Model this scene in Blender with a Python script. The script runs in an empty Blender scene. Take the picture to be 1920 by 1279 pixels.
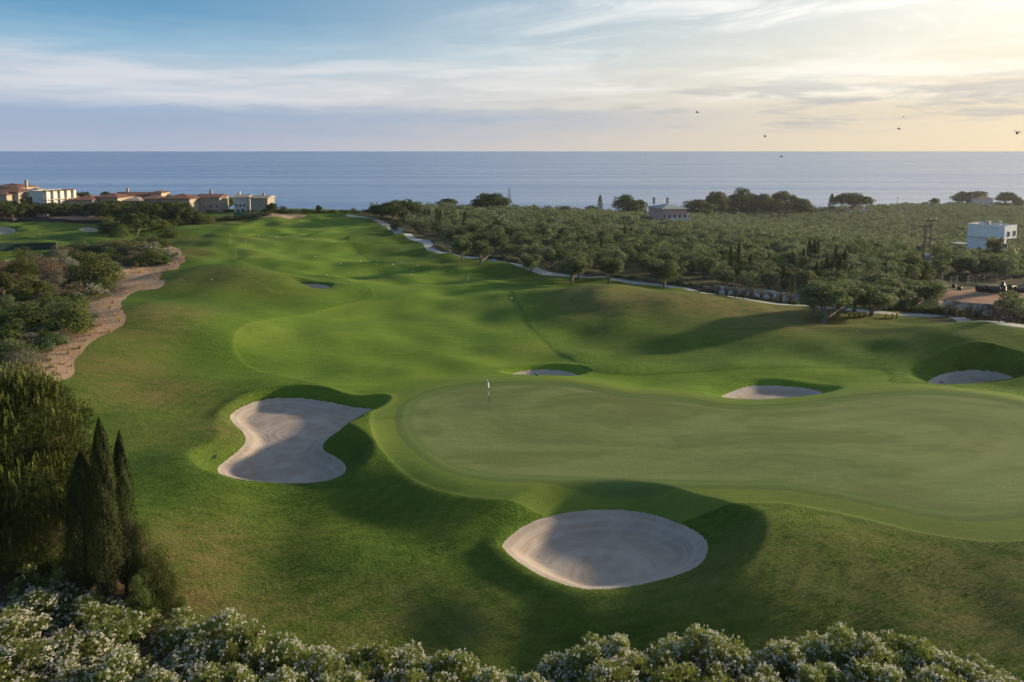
import bpy, math, random
import numpy as np
R = math.radians
SC = bpy.context.scene
COL = SC.collection
rng = np.random.default_rng(7)
random.seed(7)

# ---------------------------------------------------------------- camera
CAM_Z = 25.0
PITCH = R(5.0)
LENS = 26.0
FPX = LENS / 36.0 * 1920.0                       # focal length in photo pixels
HORIZON = 283.0
CPY = HORIZON + FPX * math.tan(PITCH)            # principal point row
cd = bpy.data.cameras.new('camera'); cam = bpy.data.objects.new('camera', cd); COL.objects.link(cam)
cam.location = (0, 0, CAM_Z); cam.rotation_euler = (math.pi / 2 - PITCH, 0, 0)
cd.lens = LENS; cd.sensor_width = 36.0; cd.clip_start = 0.5; cd.clip_end = 200000.0
cd.shift_y = -(639.5 - CPY) / 1920.0
SC.camera = cam

# ---------------------------------------------------------------- sun, sky, exposure
SUN_AZ, SUN_EL = R(68.0), R(12.0)
sd_ = bpy.data.lights.new('sun', 'SUN'); sd_.energy = 5.0; sd_.angle = R(2.5); sd_.color = (1.0, 0.80, 0.52)
sun = bpy.data.objects.new('sun', sd_); COL.objects.link(sun); sun.location = (200, 80, 120)
sun.rotation_euler = (math.pi / 2 - SUN_EL, 0, -SUN_AZ + math.pi)   # local -Z points away from the sun
SC.view_settings.view_transform = 'Standard'; SC.view_settings.look = 'None'
SC.view_settings.exposure = 0.6; SC.view_settings.gamma = 1.0; SC.view_settings.use_curve_mapping = False
SC.cycles.use_denoising = True
SC.cycles.max_bounces = 5; SC.cycles.diffuse_bounces = 2; SC.cycles.glossy_bounces = 2
SC.cycles.transmission_bounces = 3; SC.cycles.transparent_max_bounces = 4
SC.cycles.caustics_reflective = False; SC.cycles.caustics_refractive = False


class NT:
    """small node-tree writer: every method returns an output socket"""
    def __init__(s, tree):
        s.t = tree; tree.nodes.clear()
    def n(s, typ, **kw):
        nd = s.t.nodes.new(typ)
        for k, v in kw.items(): setattr(nd, k, v)
        return nd
    def put(s, sock, v):
        if isinstance(v, bpy.types.NodeSocket): s.t.links.new(v, sock)
        elif v is not None:
            if sock.type == 'RGBA' and len(v) == 3: v = (*v, 1)
            sock.default_value = v
    def m(s, op, a, b=None, c=None, clamp=False):
        nd = s.n('ShaderNodeMath', operation=op, use_clamp=clamp)
        for i, v in enumerate((a, b, c)):
            if v is not None: s.put(nd.inputs[i], v)
        return nd.outputs[0]
    def ss(s, v, a, b, o0=0.0, o1=1.0):           # smooth step
        nd = s.n('ShaderNodeMapRange', interpolation_type='SMOOTHSTEP')
        s.put(nd.inputs['Value'], v)
        nd.inputs['From Min'].default_value = a; nd.inputs['From Max'].default_value = b
        nd.inputs['To Min'].default_value = o0; nd.inputs['To Max'].default_value = o1
        return nd.outputs[0]
    def mix(s, f, a, b, mode='MIX'):
        nd = s.n('ShaderNodeMix', data_type='RGBA', blend_type=mode)
        s.put(nd.inputs[0], f); s.put(nd.inputs[6], a); s.put(nd.inputs[7], b)
        return nd.outputs[2]
    def comb(s, x, y, z):
        nd = s.n('ShaderNodeCombineXYZ')
        for i, v in enumerate((x, y, z)): s.put(nd.inputs[i], v)
        return nd.outputs[0]
    def sep(s, v):
        nd = s.n('ShaderNodeSeparateXYZ'); s.put(nd.inputs[0], v); return nd.outputs
    def ramp(s, f, stops, interp='LINEAR'):
        nd = s.n('ShaderNodeValToRGB'); cr = nd.color_ramp; cr.interpolation = interp
        while len(cr.elements) < len(stops): cr.elements.new(0.5)
        for e, (p, c) in zip(cr.elements, stops): e.position = p; e.color = (*c, 1)
        s.put(nd.inputs[0], f); return nd.outputs[0]
    def noise(s, vec, scale, detail=3.0, rough=0.5, dist=0.0):
        nd = s.n('ShaderNodeTexNoise'); s.put(nd.inputs['Vector'], vec)
        nd.inputs['Scale'].default_value = scale; nd.inputs['Detail'].default_value = detail
        nd.inputs['Roughness'].default_value = rough; nd.inputs['Distortion'].default_value = dist
        return nd.outputs[0]
    def vmul(s, v, k):
        nd = s.n('ShaderNodeVectorMath', operation='MULTIPLY'); s.put(nd.inputs[0], v); nd.inputs[1].default_value = k
        return nd.outputs[0]
    def attr(s, name, fac=True):
        nd = s.n('ShaderNodeAttribute', attribute_name=name); return nd.outputs[2 if fac else 0]
    def pos(s):
        return s.n('ShaderNodeNewGeometry').outputs['Position']
    def bump(s, h, strength, dist, normal=None):
        nd = s.n('ShaderNodeBump'); nd.inputs['Strength'].default_value = strength
        nd.inputs['Distance'].default_value = dist; s.put(nd.inputs['Height'], h)
        if normal is not None: s.put(nd.inputs['Normal'], normal)
        return nd.outputs[0]


W = bpy.data.worlds.new('World'); SC.world = W; W.use_nodes = True
t = NT(W.node_tree)
sky = t.n('ShaderNodeTexSky', sky_type='NISHITA', sun_disc=False, sun_elevation=SUN_EL, sun_rotation=SUN_AZ,
          altitude=30.0, air_density=1.0, dust_density=1.5, ozone_density=1.5)
dx, dy, dz = t.sep(t.n('ShaderNodeTexCoord').outputs['Generated'])
az = t.m('MULTIPLY', t.m('ARCTAN2', dx, dy), 57.2958)
el = t.m('MULTIPLY', t.m('ARCSINE', dz), 57.2958)
cv = t.comb(t.m('MULTIPLY', az, 0.06), t.m('SUBTRACT', t.m('MULTIPLY', el, 0.62), t.m('MULTIPLY', az, .012)), 0.0)
n1 = t.noise(cv, 1.0, 6, 0.55, 0.3)
cv2 = t.comb(t.m('MULTIPLY', az, 0.22), t.m('MULTIPLY', el, 1.3), 3.1)
n2 = t.noise(cv2, 1.0, 5, 0.6, 0.2)
elw = t.m('ADD', el, t.m('MULTIPLY', t.m('SUBTRACT', n2, 0.5), 1.5))
side = t.m('MULTIPLY', t.ss(az, -32, 46), t.ss(az, 130, 75))
f20 = t.m('DIVIDE', elw, 20.0, clamp=True)
left = t.ramp(f20, [(0.0, (.40, .445, .565)), (.07, (.34, .41, .56)), (.135, (.32, .41, .575)), (.172, (.48, .535, .62)),
                    (.27, (.45, .53, .62)), (.36, (.27, .45, .60)), (.48, (.118, .305, .49)), (.75, (.07, .21, .42))])
right = t.ramp(f20, [(0.0, (.80, .66, .43)), (.15, (.78, .67, .48)), (.30, (.82, .75, .59)), (.50, (.80, .79, .71)),
                     (.62, (.68, .74, .73)), (1.0, (.30, .42, .52))])
veil = t.mix(side, left, right)
# high white streaks on the left, cirrus on the right
streak = t.m('MULTIPLY', t.ss(n1, .42, .64), t.m('MULTIPLY', t.ss(el, 3.0, 4.0), t.ss(el, 8.4, 5.4)))
veil = t.mix(t.m('MULTIPLY', streak, 0.75), veil, t.mix(side, (.66, .67, .71), (1.0, .95, .82)))
cv3 = t.comb(t.m('ADD', t.m('MULTIPLY', az, 0.045), t.m('MULTIPLY', el, 0.05)), t.m('SUBTRACT', t.m('MULTIPLY', el, 0.26), t.m('MULTIPLY', az, 0.035)), 9.0)
n3 = t.noise(cv3, 1.6, 8, 0.62, 0.9)
cir = t.m('MULTIPLY', t.ss(n3, .40, .66), t.m('MULTIPLY', t.ss(az, -12, 16), t.ss(el, 4.0, 8.0)))
veil = t.mix(t.m('MULTIPLY', cir, 0.75), veil, t.mix(side, (.74, .79, .82), (1.0, .97, .88)))
# low grey cloud rags on the right
cv4 = t.comb(t.m('MULTIPLY', az, 0.13), t.m('MULTIPLY', el, 0.95), 5.5)
n4 = t.noise(cv4, 1.0, 6, 0.6, 0.2)
rag = t.m('MULTIPLY', t.ss(n4, .46, .62), t.m('MULTIPLY', t.m('MULTIPLY', t.ss(el, 1.0, 2.0), t.ss(el, 6.5, 3.5)), t.ss(az, -4, 14)))
veil = t.mix(t.m('MULTIPLY', rag, 0.75), veil, (.44, .44, .45))
n4 = t.noise(t.comb(t.m('MULTIPLY', az, 0.16), t.m('MULTIPLY', el, 1.5), 7.7), 1.0, 7, .62, .4)
# the long blue grey bank just above the horizon
bank = t.m('MULTIPLY', t.m('MULTIPLY', t.ss(elw, 3.35, 2.75), t.ss(elw, .5, 2.3)), t.m('MULTIPLY', t.ss(az, 20, -6), t.ss(t.m('ADD', t.m('MULTIPLY', n4, .6), t.m('MULTIPLY', n2, .4)), .36, .60, .25, 1.0)))
veil = t.mix(t.m('MULTIPLY', bank, 0.60), veil, (.30, .40, .53))
# brightness round the veiled sun side
g = t.m('ADD', t.m('POWER', t.m('DIVIDE', t.m('SUBTRACT', az, 40.0), 15.0), 2.0), t.m('POWER', t.m('DIVIDE', t.m('SUBTRACT', el, 11.0), 5.5), 2.0))
glow = t.m('EXPONENT', t.m('MULTIPLY', g, -1.0))
veil = t.mix(t.m('MULTIPLY', glow, 0.65), veil, (.34, .31, .23), 'ADD')
b1 = t.n('ShaderNodeBackground'); t.put(b1.inputs[0], sky.outputs[0]); b1.inputs[1].default_value = 0.13
b2 = t.n('ShaderNodeBackground'); t.put(b2.inputs[0], veil); b2.inputs[1].default_value = 0.74
ms = t.n('ShaderNodeMixShader'); t.put(ms.inputs[0], t.ss(el, 12.0, 26.0, 0.97, 0.1))
t.t.links.new(b1.outputs[0], ms.inputs[1]); t.t.links.new(b2.outputs[0], ms.inputs[2])
wo = t.n('ShaderNodeOutputWorld'); t.t.links.new(ms.outputs[0], wo.inputs[0])


# ---------------------------------------------------------------- mesh and object helpers
def mk(name, V, F, mat, parent=None, attrs=None, smooth=False, normals=None):
    """V (n,3); F (m,3) or (m,4) array or list of such arrays -> ONE mesh object"""
    Fs = F if isinstance(F, list) else [F]
    Fs = [np.asarray(f, dtype=np.int32) for f in Fs if len(f)]
    V = np.asarray(V, dtype=np.float32)
    me = bpy.data.meshes.new(name)
    me.vertices.add(len(V)); me.vertices.foreach_set('co', V.ravel())
    li = np.concatenate([f.ravel() for f in Fs]); tot = np.concatenate([np.full(len(f), f.shape[1], np.int32) for f in Fs])
    me.loops.add(len(li)); me.loops.foreach_set('vertex_index', li)
    me.polygons.add(len(tot)); me.polygons.foreach_set('loop_start', np.concatenate([[0], np.cumsum(tot)[:-1]]).astype(np.int32))
    me.polygons.foreach_set('use_smooth', np.full(len(tot), bool(smooth)))
    me.update(calc_edges=True)
    for k, a in (attrs or {}).items():
        at = me.attributes.new(k, 'FLOAT', 'POINT'); at.data.foreach_set('value', np.asarray(a, dtype=np.float32))
    if mat is not None: me.materials.append(mat)
    if normals is not None: me.normals_split_custom_set_from_vertices(np.asarray(normals, dtype=np.float32))
    o = bpy.data.objects.new(name, me); COL.objects.link(o)
    if parent is not None: o.parent = parent
    return o

def tag(o, label, cat, group=None):
    o['label'] = label; o['category'] = cat
    if group: o['group'] = group
    return o

def struct(o):
    o['kind'] = 'structure'; return o

def thing(name, label, cat, loc=(0, 0, 0), rz=0.0, group=None, sc=1.0):
    o = bpy.data.objects.new(name, None); COL.objects.link(o); o.empty_display_size = 0.3
    o.location = loc; o.rotation_euler = (0, 0, rz); o.scale = (sc,) * 3 if isinstance(sc, (int, float)) else sc
    return tag(o, label, cat, group)

def dup(src, loc, rz=0.0, sc=1.0, label=None, group=None):
    """a copy of a thing with copies of its parts and sub-parts (mesh data shared)"""
    c = src.copy(); COL.objects.link(c)
    c.location = loc; c.rotation_euler = (0, 0, rz); c.scale = (sc,) * 3 if isinstance(sc, (int, float)) else sc
    if label: c['label'] = label
    if group: c['group'] = group
    for ch in KIDS.get(src.name, []):
        d = ch.copy(); COL.objects.link(d); d.parent = c
        for g in KIDS.get(ch.name, []):
            e = g.copy(); COL.objects.link(e); e.parent = d
    return c
KIDS = {}
def kid(parent, o):
    KIDS.setdefault(parent.name, []).append(o); o.parent = parent; return o

class MB:
    """collects shapes for one mesh"""
    def __init__(s): s.V = []; s.F = {3: [], 4: []}; s.n = 0
    def add(s, V, F):
        V = np.asarray(V, float); F = np.asarray(F, int)
        s.V.append(V); s.F[F.shape[1]].append(F + s.n); s.n += len(V); return s
    def box(s, c, d, rz=0.0, taper=1.0):
        x, y, z = [v / 2 for v in d]
        P = np.array([[-x, -y, -z], [x, -y, -z], [x, y, -z], [-x, y, -z], [-x * taper, -y * taper, z], [x * taper, -y * taper, z], [x * taper, y * taper, z], [-x * taper, y * taper, z]])
        ca, sa = math.cos(rz), math.sin(rz)
        P = np.c_[P[:, 0] * ca - P[:, 1] * sa, P[:, 0] * sa + P[:, 1] * ca, P[:, 2]] + np.asarray(c, float)
        return s.add(P, [[0, 3, 2, 1], [4, 5, 6, 7], [0, 1, 5, 4], [1, 2, 6, 5], [2, 3, 7, 6], [3, 0, 4, 7]])
    def tube(s, pts, rad, k=8, cap=True):
        pts = np.asarray(pts, float); rad = np.broadcast_to(np.asarray(rad, float), (len(pts),))
        tan = np.gradient(pts, axis=0); tan /= np.linalg.norm(tan, axis=1)[:, None] + 1e-9
        ref = np.where(np.abs(tan[:, 2:3]) > .9, [[1., 0, 0]], [[0, 0, 1.]])
        u = np.cross(tan, ref); u /= np.linalg.norm(u, axis=1)[:, None] + 1e-9
        v = np.cross(tan, u); a = np.arange(k) * 2 * math.pi / k
        P = pts[:, None] + rad[:, None, None] * (u[:, None] * np.cos(a)[None, :, None] + v[:, None] * np.sin(a)[None, :, None])
        n = len(pts); i = np.arange(n - 1)[:, None] * k; j = np.arange(k)[None]; j2 = (j + 1) % k
        F = np.stack([i + j, i + j2, i + k + j2, i + k + j], -1).reshape(-1, 4)
        base = s.n; s.add(P.reshape(-1, 3), F)
        if cap:
            for r, e in ((0, 0), ((n - 1) * k, -1)):
                c = s.n; s.V.append(pts[e][None]); s.n += 1
                s.F[3].append(np.stack([base + r + np.arange(k), base + r + (np.arange(k) + 1) % k, np.full(k, c)], -1))
        return s
    def lathe(s, prof, c=(0, 0, 0), k=16):
        prof = np.asarray(prof, float); a = np.arange(k) * 2 * math.pi / k
        P = np.stack([prof[:, 0:1] * np.cos(a), prof[:, 0:1] * np.sin(a), np.repeat(prof[:, 1:2], k, 1)], -1).reshape(-1, 3) + np.asarray(c, float)
        n = len(prof); i = np.arange(n - 1)[:, None] * k; j = np.arange(k)[None]; j2 = (j + 1) % k
        return s.add(P, np.stack([i + j, i + j2, i + k + j2, i + k + j], -1).reshape(-1, 4))
    def build(s, name, mat, parent=None, smooth=False, attrs=None):
        F = [np.concatenate(s.F[k]) for k in (3, 4) if s.F[k]]
        return mk(name, np.concatenate(s.V), F, mat, parent, attrs, smooth)


# ---------------------------------------------------------------- picture -> place
def ray(px, py):
    a = (px - 960.0) / FPX; b = (CPY - py) / FPX
    return np.array([a, math.cos(PITCH) + b * math.sin(PITCH), -math.sin(PITCH) + b * math.cos(PITCH)])
def on_plane(px, py, z):
    d = ray(px, py); k = (z - CAM_Z) / d[2]; return np.array([d[0] * k, d[1] * k, z])
def at_depth(px, py, Y):
    d = ray(px, py); k = Y / d[1]; return np.array([d[0] * k, Y, CAM_Z + d[2] * k])
_T = np.concatenate([np.arange(14, 80, .25), np.arange(80, 200, .6), np.arange(200, 900, 2.0)])
def on_ground(px, py, fn=None):
    d = ray(px, py); k = _T / d[1]; x, y, z = d[0] * k, d[1] * k, CAM_Z + d[2] * k
    g_ = z - (fn or height)(x, y); i = np.nonzero(g_ < 0)[0]
    if len(i) == 0: i = [len(_T) - 1]
    i = max(int(i[0]), 1)
    if z[i] < -26 and py < 470: return on_ground(px, py + 1, fn)      # the ray passed over the edge of the land
    f = g_[i - 1] / (g_[i - 1] - g_[i] + 1e-9)
    x_, y_ = x[i - 1] + f * (x[i] - x[i - 1]), y[i - 1] + f * (y[i] - y[i - 1])
    return np.array([x_, y_, z[i - 1] + f * (z[i] - z[i - 1])])
def mpp(Y): return Y / FPX                         # metres per photo pixel at a depth

def smooth_poly(P, n=10):
    P = np.asarray(P, float); N = len(P); out = []
    for i in range(N):
        a, b, c, d = P[(i - 1) % N], P[i], P[(i + 1) % N], P[(i + 2) % N]
        for u in np.arange(n) / n:
            out.append(.5 * ((2 * b) + (c - a) * u + (2 * a - 5 * b + 4 * c - d) * u * u + (3 * b - a - 3 * c + d) * u ** 3))
    return np.array(out)
def smooth_line(P, n=8):
    P = np.asarray(P, float); Q = np.vstack([2 * P[0] - P[1], P, 2 * P[-1] - P[-2]]); out = []
    for i in range(1, len(Q) - 2):
        a, b, c, d = Q[i - 1], Q[i], Q[i + 1], Q[i + 2]
        for u in np.arange(n) / n:
            out.append(.5 * ((2 * b) + (c - a) * u + (2 * a - 5 * b + 4 * c - d) * u * u + (3 * b - a - 3 * c + d) * u ** 3))
    out.append(P[-1]); return np.array(out)
def _segdist(px, py, A, B):
    best = np.full(px.shape, 1e9)
    for (ax, ay), (bx, by) in zip(A, B):
        ex, ey = bx - ax, by - ay; L = ex * ex + ey * ey + 1e-12
        u = np.clip(((px - ax) * ex + (py - ay) * ey) / L, 0, 1)
        best = np.minimum(best, (px - ax - u * ex) ** 2 + (py - ay - u * ey) ** 2)
    return np.sqrt(best)
class Poly:
    """closed outline in world metres; sd() < 0 inside"""
    def __init__(s, pts, n=6, margin=14.0):
        s.P = smooth_poly(np.asarray(pts)[:, :2], n); s.m = margin
        s.lo, s.hi = s.P.min(0) - margin, s.P.max(0) + margin; s.c = s.P.mean(0)
    def sd(s, x, y):
        x = np.asarray(x, float); y = np.asarray(y, float); out = np.full(x.shape, s.m)
        k = (x > s.lo[0]) & (x < s.hi[0]) & (y > s.lo[1]) & (y < s.hi[1])
        if not k.any(): return out
        px, py = x[k], y[k]; A = s.P; B = np.roll(s.P, -1, 0)
        d = _segdist(px, py, A, B); ins = np.zeros(px.shape, bool)
        for (ax, ay), (bx, by) in zip(A, B):
            if ay == by: continue
            c = ((ay > py) != (by > py)) & (px < (bx - ax) * (py - ay) / (by - ay) + ax); ins ^= c
        out[k] = np.minimum(np.where(ins, -d, d), s.m); return out
class Line:
    def __init__(s, pts, half, n=6, margin=6.0):
        s.P = smooth_line(np.asarray(pts)[:, :2], n); s.h = half; s.m = margin
        s.lo, s.hi = s.P.min(0) - margin - half, s.P.max(0) + margin + half
    def sd(s, x, y):
        x = np.asarray(x, float); y = np.asarray(y, float); out = np.full(x.shape, s.m)
        k = (x > s.lo[0]) & (x < s.hi[0]) & (y > s.lo[1]) & (y < s.hi[1])
        if k.any(): out[k] = np.minimum(_segdist(x[k], y[k], s.P[:-1], s.P[1:]) - s.h, s.m)
        return out
def sst(v, a, b):
    u = np.clip((v - a) / (b - a), 0, 1); return u * u * (3 - 2 * u)
# ---------------------------------------------------------------- terrain shape
GREEN_Z = 1.2
green_px = [(762,775),(775,752),(810,735),(860,724),(920,720),(1000,719),(1060,722),(1110,731),(1180,744),(1240,747),(1290,752),(1340,760),(1400,765),(1480,762),(1560,753),(1640,745),(1740,741),(1820,747),(1900,760),(2000,790),(2060,850),(2030,910),(1960,945),(1900,958),(1830,965),(1770,962),(1700,952),(1620,935),(1540,920),(1460,908),(1380,905),(1280,902),(1180,898),(1080,893),(980,890),(900,885),(840,870),(795,840),(768,808)]
GREEN = Poly([on_plane(x, y, GREEN_Z) for x, y in green_px], 5, 16.0)

MOUNDS = []
def mound(px, py, amp, sx, sy, rot=0.0, z=0.0):
    c = on_plane(px, py, z); MOUNDS.append((c[0], c[1], amp, sx, sy, R(rot)))
mound(470, 556, 3.4, 11, 7.0, -12)         # big shaded mound beside the fairway bunker
mound(330, 548, 1.6, 9, 8)
mound(390, 437, 1.8, 16, 7); mound(420, 465, 2.2, 15, 7, -6); mound(370, 490, 1.6, 10, 6)
mound(610, 412, 1.8, 22, 12); mound(500, 412, 1.6, 16, 12)
mound(680, 452, 1.2, 16, 6, -10); mound(760, 440, 1.4, 14, 7, -15); mound(760, 470, .8, 12, 5)
mound(640, 470, .7, 18, 4); mound(850, 505, .9, 16, 4, -8); mound(700, 505, .6, 22, 3.5)
mound(1095, 578, 2.3, 12, 7, -25); mound(1200, 575, 1.3, 12, 7, -20); mound(1360, 600, 1.2, 14, 6, -12)
mound(1890, 668, 3.0, 10, 6.5, -8); mound(1640, 655, .9, 13, 5, -8); mound(1540, 632, .6, 12, 4)
mound(1440, 700, .6, 10, 3); mound(1810, 690, .7, 10, 3)
mound(702, 836, 2.1, 4.0, 5.5); mound(560, 735, .7, 9, 3.0); mound(960, 690, .5, 9, 3)
mound(345, 860, .6, 4.5, 8); mound(440, 870, .4, 3, 5)
mound(1080, 1185, -1.8, 17, 4.6); mound(800, 985, -1.1, 9.5, 6.0); mound(640, 1010, .9, 5, 4, 20)
mound(1450, 1030, 1.9, 5.4, 5.0, 10); mound(1100, 1128, .75, 7.5, 1.9); mound(1330, 1085, .9, 4, 2.6, 25)
mound(880, 1060, .5, 4, 4); mound(1800, 1080, .5, 12, 5)
mound(420, 620, .9, 12, 5); mound(300, 650, 1.0, 12, 5)

_ur = np.random.default_rng(21); _UK = []
for _ in range(26):
    a = _ur.uniform(-.9, .9) + math.pi / 2 * (_ur.random() < .75); L = 5.0 * 3.4 ** _ur.random() * 1.15
    _UK.append((math.cos(a) * 6.283 / L, math.sin(a) * 6.283 / L, _ur.uniform(0, 6.28),   .0040 * L * _ur.uniform(.5, 1.0)))
def UND(x, y):
    """small rolls of the turf, five to twenty metres long"""
    w_ = x + 2.2 * np.sin(y * .13), y + 2.0 * np.sin(x * .11 + 1); h = np.zeros(np.shape(x))
    for kx, ky, ph, a in _UK: h = h + a * np.sin(w_[0] * kx + w_[1] * ky + ph)
    return h
def height_base(x, y):
    x = np.asarray(x, float); y = np.asarray(y, float)
    d = (x + 48.0) * .818 + (y - 257.0) * .576
    h = np.interp(d, [-50, 0, 40, 100, 140, 200, 264, 400, 600], [0, 0, -1.4, -5.2, -9.2, -14.6, -19., -21.6, -23.])
    for cx, cy, a, sx, sy, r in MOUNDS:
        dx_, dy_ = x - cx, y - cy; c, s = math.cos(r), math.sin(r)
        h = h + a * np.exp(-.5 * (((dx_ * c + dy_ * s) / sx) ** 2 + ((dy_ * c - dx_ * s) / sy) ** 2))
    # left bank up to the dune
    h = h + 3.0 * sst(-x, 27, 52) * sst(y, 45, 62) * (1 - .6 * sst(y, 100, 135)) * (1 - sst(y, 170, 240))
    h = h + 1.4 * sst(-x, 14, 24) * (1 - sst(y, 42, 62))
    # slow swell of the turf
    near = 1 - sst(y, 280, 330)
    h = h + near * (.22 * np.sin(x * .11 + y * .05 + 1.0) * np.sin(y * .085 - .4) + .16 * np.sin(x * .05 - y * .17) + .10 * np.sin(x * .31 + 2 + .4 * np.sin(y * .2)) * np.sin(y * .27))
    h = h + near * UND(x, y) * (1 + .8 * sst(y, 105, 150))
    # the coast drops to the sea
    yc = np.interp(x, [-900, -260, -60, -20, 42, 118, 277, 436, 1200], [318, 318, 322, 352, 420, 486, 600, 665, 700])
    h = h - np.minimum(np.maximum(y - yc, 0) * .45, 70.0)
    # plateau of the putting green
    s = GREEN.sd(x, y); w = 1 - sst(s, 1.0, 9.0)
    gz = GREEN_Z + .12 * np.sin(x * .16 + .5) * np.sin(y * .2) + .10 * np.sin(x * .07 - 1.2)
    return h + w * (gz - np.clip(h, -3, 2.4))

BUNK = []                                   # (outline, rim height, depth, width of the grass slope round it)
def bunker(pts, z, depth, w, dep=2.0, wf=2.0):
    BUNK.append((Poly([on_plane(x, y, z) for x, y in pts], 6, 9.0), z, depth, w, dep, wf))
bunker([(945,1020),(985,988),(1040,967),(1100,958),(1160,957),(1220,965),(1270,982),(1310,1003),(1327,1025),(1318,1055),(1285,1076),(1235,1092),(1170,1105),(1110,1109),(1060,1100),(1010,1080),(970,1055),(948,1035)], -.45, .8, 3.8, 2.0, 1.9)
bunker([(432,782),(455,765),(495,752),(550,748),(610,755),(660,765),(706,770),(700,785),(660,803),(630,815),(610,830),(606,845),(622,855),(642,868),(649,884),(635,898),(600,908),(550,911),(500,908),(450,903),(415,893),(409,880),(425,865),(450,845),(461,828),(455,812),(440,798)], -.45, .5, 2.4, 1.6, 1.3)
bunker([(957,703),(985,696),(1020,694),(1060,697),(1083,705),(1060,710),(1010,710),(975,708)], -.35, .45, 1.8, 1.0, 1.0)
bunker([(1352,745),(1380,732),(1415,724),(1470,725),(1520,730),(1543,738),(1520,746),(1470,752),(1420,755),(1370,752)], -.10, .5, 2.2, 1.3, 1.1)
bunker([(1740,718),(1760,706),(1800,698),(1850,698),(1890,706),(1898,712),(1860,718),(1800,723),(1755,724)], -.15, .5, 2.4, 1.3, 1.1)
bunker([(543,537),(565,534),(600,535),(618,539),(610,543),(585,544),(560,541)], 1.3, .45, 2.5, 1.2, 1.4)
bunker([(295,516),(340,516),(364,519.5),(330,521.5),(300,520)], 1.2, .3, 2.0, 1.0)
bunker([(-12,427),(10,427),(29,432),(20,439),(-12,439)], -.3, .7, 4.0, 2.0, 2.5)
bunker([(148,430),(165,427.5),(184,431),(176,435.5),(158,434.5)], -.3, .7, 3.5, 2.0, 2.2)

def height(x, y):
    x = np.asarray(x, float); y = np.asarray(y, float)
    h = height_base(x, y)
    for P, z, depth, w, dep, wf in BUNK:
        k = (x > P.lo[0]) & (x < P.hi[0]) & (y > P.lo[1]) & (y < P.hi[1])
        if not k.any(): continue
        s = P.sd(x[k], y[k]); b = h[k]
        ang = (y[k] - P.c[1]) / (np.hypot(x[k] - P.c[0], y[k] - P.c[1]) + 1e-6)
        w = w + (wf - w) * sst(ang, .05, .6)        # the far bank is cut steeper
        lip = .20 * sst(s, -.02, .22) * (1 - sst(s, .5, 2.0))
        out = b + (z - b) * (1 - sst(s, 0, w)) + lip
        h[k] = np.where(s > 0, out, z - depth * sst(-s, 0, dep))
    return h + .45 * (1 - sst(PATH.sd(x, y), -.3, 5.5))

# ---------------------------------------------------------------- outlines of the turf zones
G = lambda pts: [on_ground(x, y, height_base) for x, y in pts]
FAIR = Poly(G([(437,640),(455,612),(520,596),(640,572),(700,556),(660,528),(560,508),(450,492),(440,468),(430,445),(470,422),(560,410),(640,409),(690,415),(652,440),(668,470),(760,503),(880,527),(945,545),(968,570),(985,600),(1015,635),(1060,668),(1130,700),(1300,700),(1480,690),(1620,690),(1672,702),(1682,718),(1900,738),(1960,760),(1600,765),(1300,775),(1100,750),(900,740),(780,765),(735,752),(640,738),(560,712),(470,690),(447,670)]), 5, 10.0)
DUNE = Poly(G([(110,716),(138,705),(140,680),(165,650),(205,625),(235,602),(225,575),(245,552),(300,540),(308,526),(300,516),(335,502),(347,492),(340,478),(322,462),(262,455),(205,457),(120,474),(0,488),(-320,500),(-420,720),(-150,740),(20,716)]), 5, 10.0)
MULCH = Poly(G([(262,990),(285,1060),(312,1140),(340,1200),(500,1240),(900,1290),(1500,1290),(1860,1290),(2100,1330),(2100,1900),(-400,1900),(-500,1000),(-200,850),(60,950),(200,960)]), 5, 8.0)
REDSOIL = Poly(G([(-60,407),(100,406),(190,406),(192,411),(60,413),(-60,418)]), 5, 8.0)
PLOT = Poly(G([(1770,552),(1840,541),(1960,538),(2100,545),(2060,596),(1940,590),(1850,583),(1770,574)]), 5, 8.0)
RIM = Poly(G([(470,404),(520,401),(575,404),(565,408),(500,409)]), 5, 6.0)
path_px = [(655,407),(690,411),(716,420),(735,431),(748,441),(775,451),(800,459),(806,468),(828,477),(870,485),(930,492),(1000,508),(1080,522),(1180,533),(1280,545),(1370,562),(1440,573),(1490,578),(1560,583),(1640,591),(1720,597),(1800,603),(1870,611),(1920,619),(2000,634),(2300,720)]
PATH = Line(G(path_px), 1.25, 6, 8.0)
PATHFAR = Line(G([(560,404),(600,403),(655,407)]), 1.0, 6, 4.0)

_pp = PATH.P[np.argsort(PATH.P[:, 0])]
def beyond(x, y): return y - np.interp(x, _pp[:, 0], _pp[:, 1])           # metres past the path, away from the green
def GROVE_SD(x, y): return np.where((y < 700) & (x > _pp[0, 0] - 2), -np.clip(np.minimum(beyond(x, y) * .75 - 2.0, (x - _pp[0, 0] + 2) * .6), -8, 8), 8.0)
DUNELITTER = Poly(G([(20,716),(60,690),(118,640),(160,600),(168,572),(205,545),(212,520),(232,500),(300,498),(318,480),(305,462),(250,458),(205,460),(120,478),(0,492),(-320,505),(-420,720),(-150,740)]), 5, 8.0)
def step(s, w=.18): return sst(s, -w, w)
def height_turf(x, y):
    """ground as mown: rough stands a few centimetres above fairway, collar and green"""
    h = height(x, y)
    f = np.minimum(FAIR.sd(x, y), GREEN.sd(x, y) - 3.2)
    h = h + .07 * step(f, .25) * (y < 300) - .03 * (1 - step(GREEN.sd(x, y), .15))
    return h - .04 * (1 - step(PATH.sd(x, y), .2))

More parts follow.
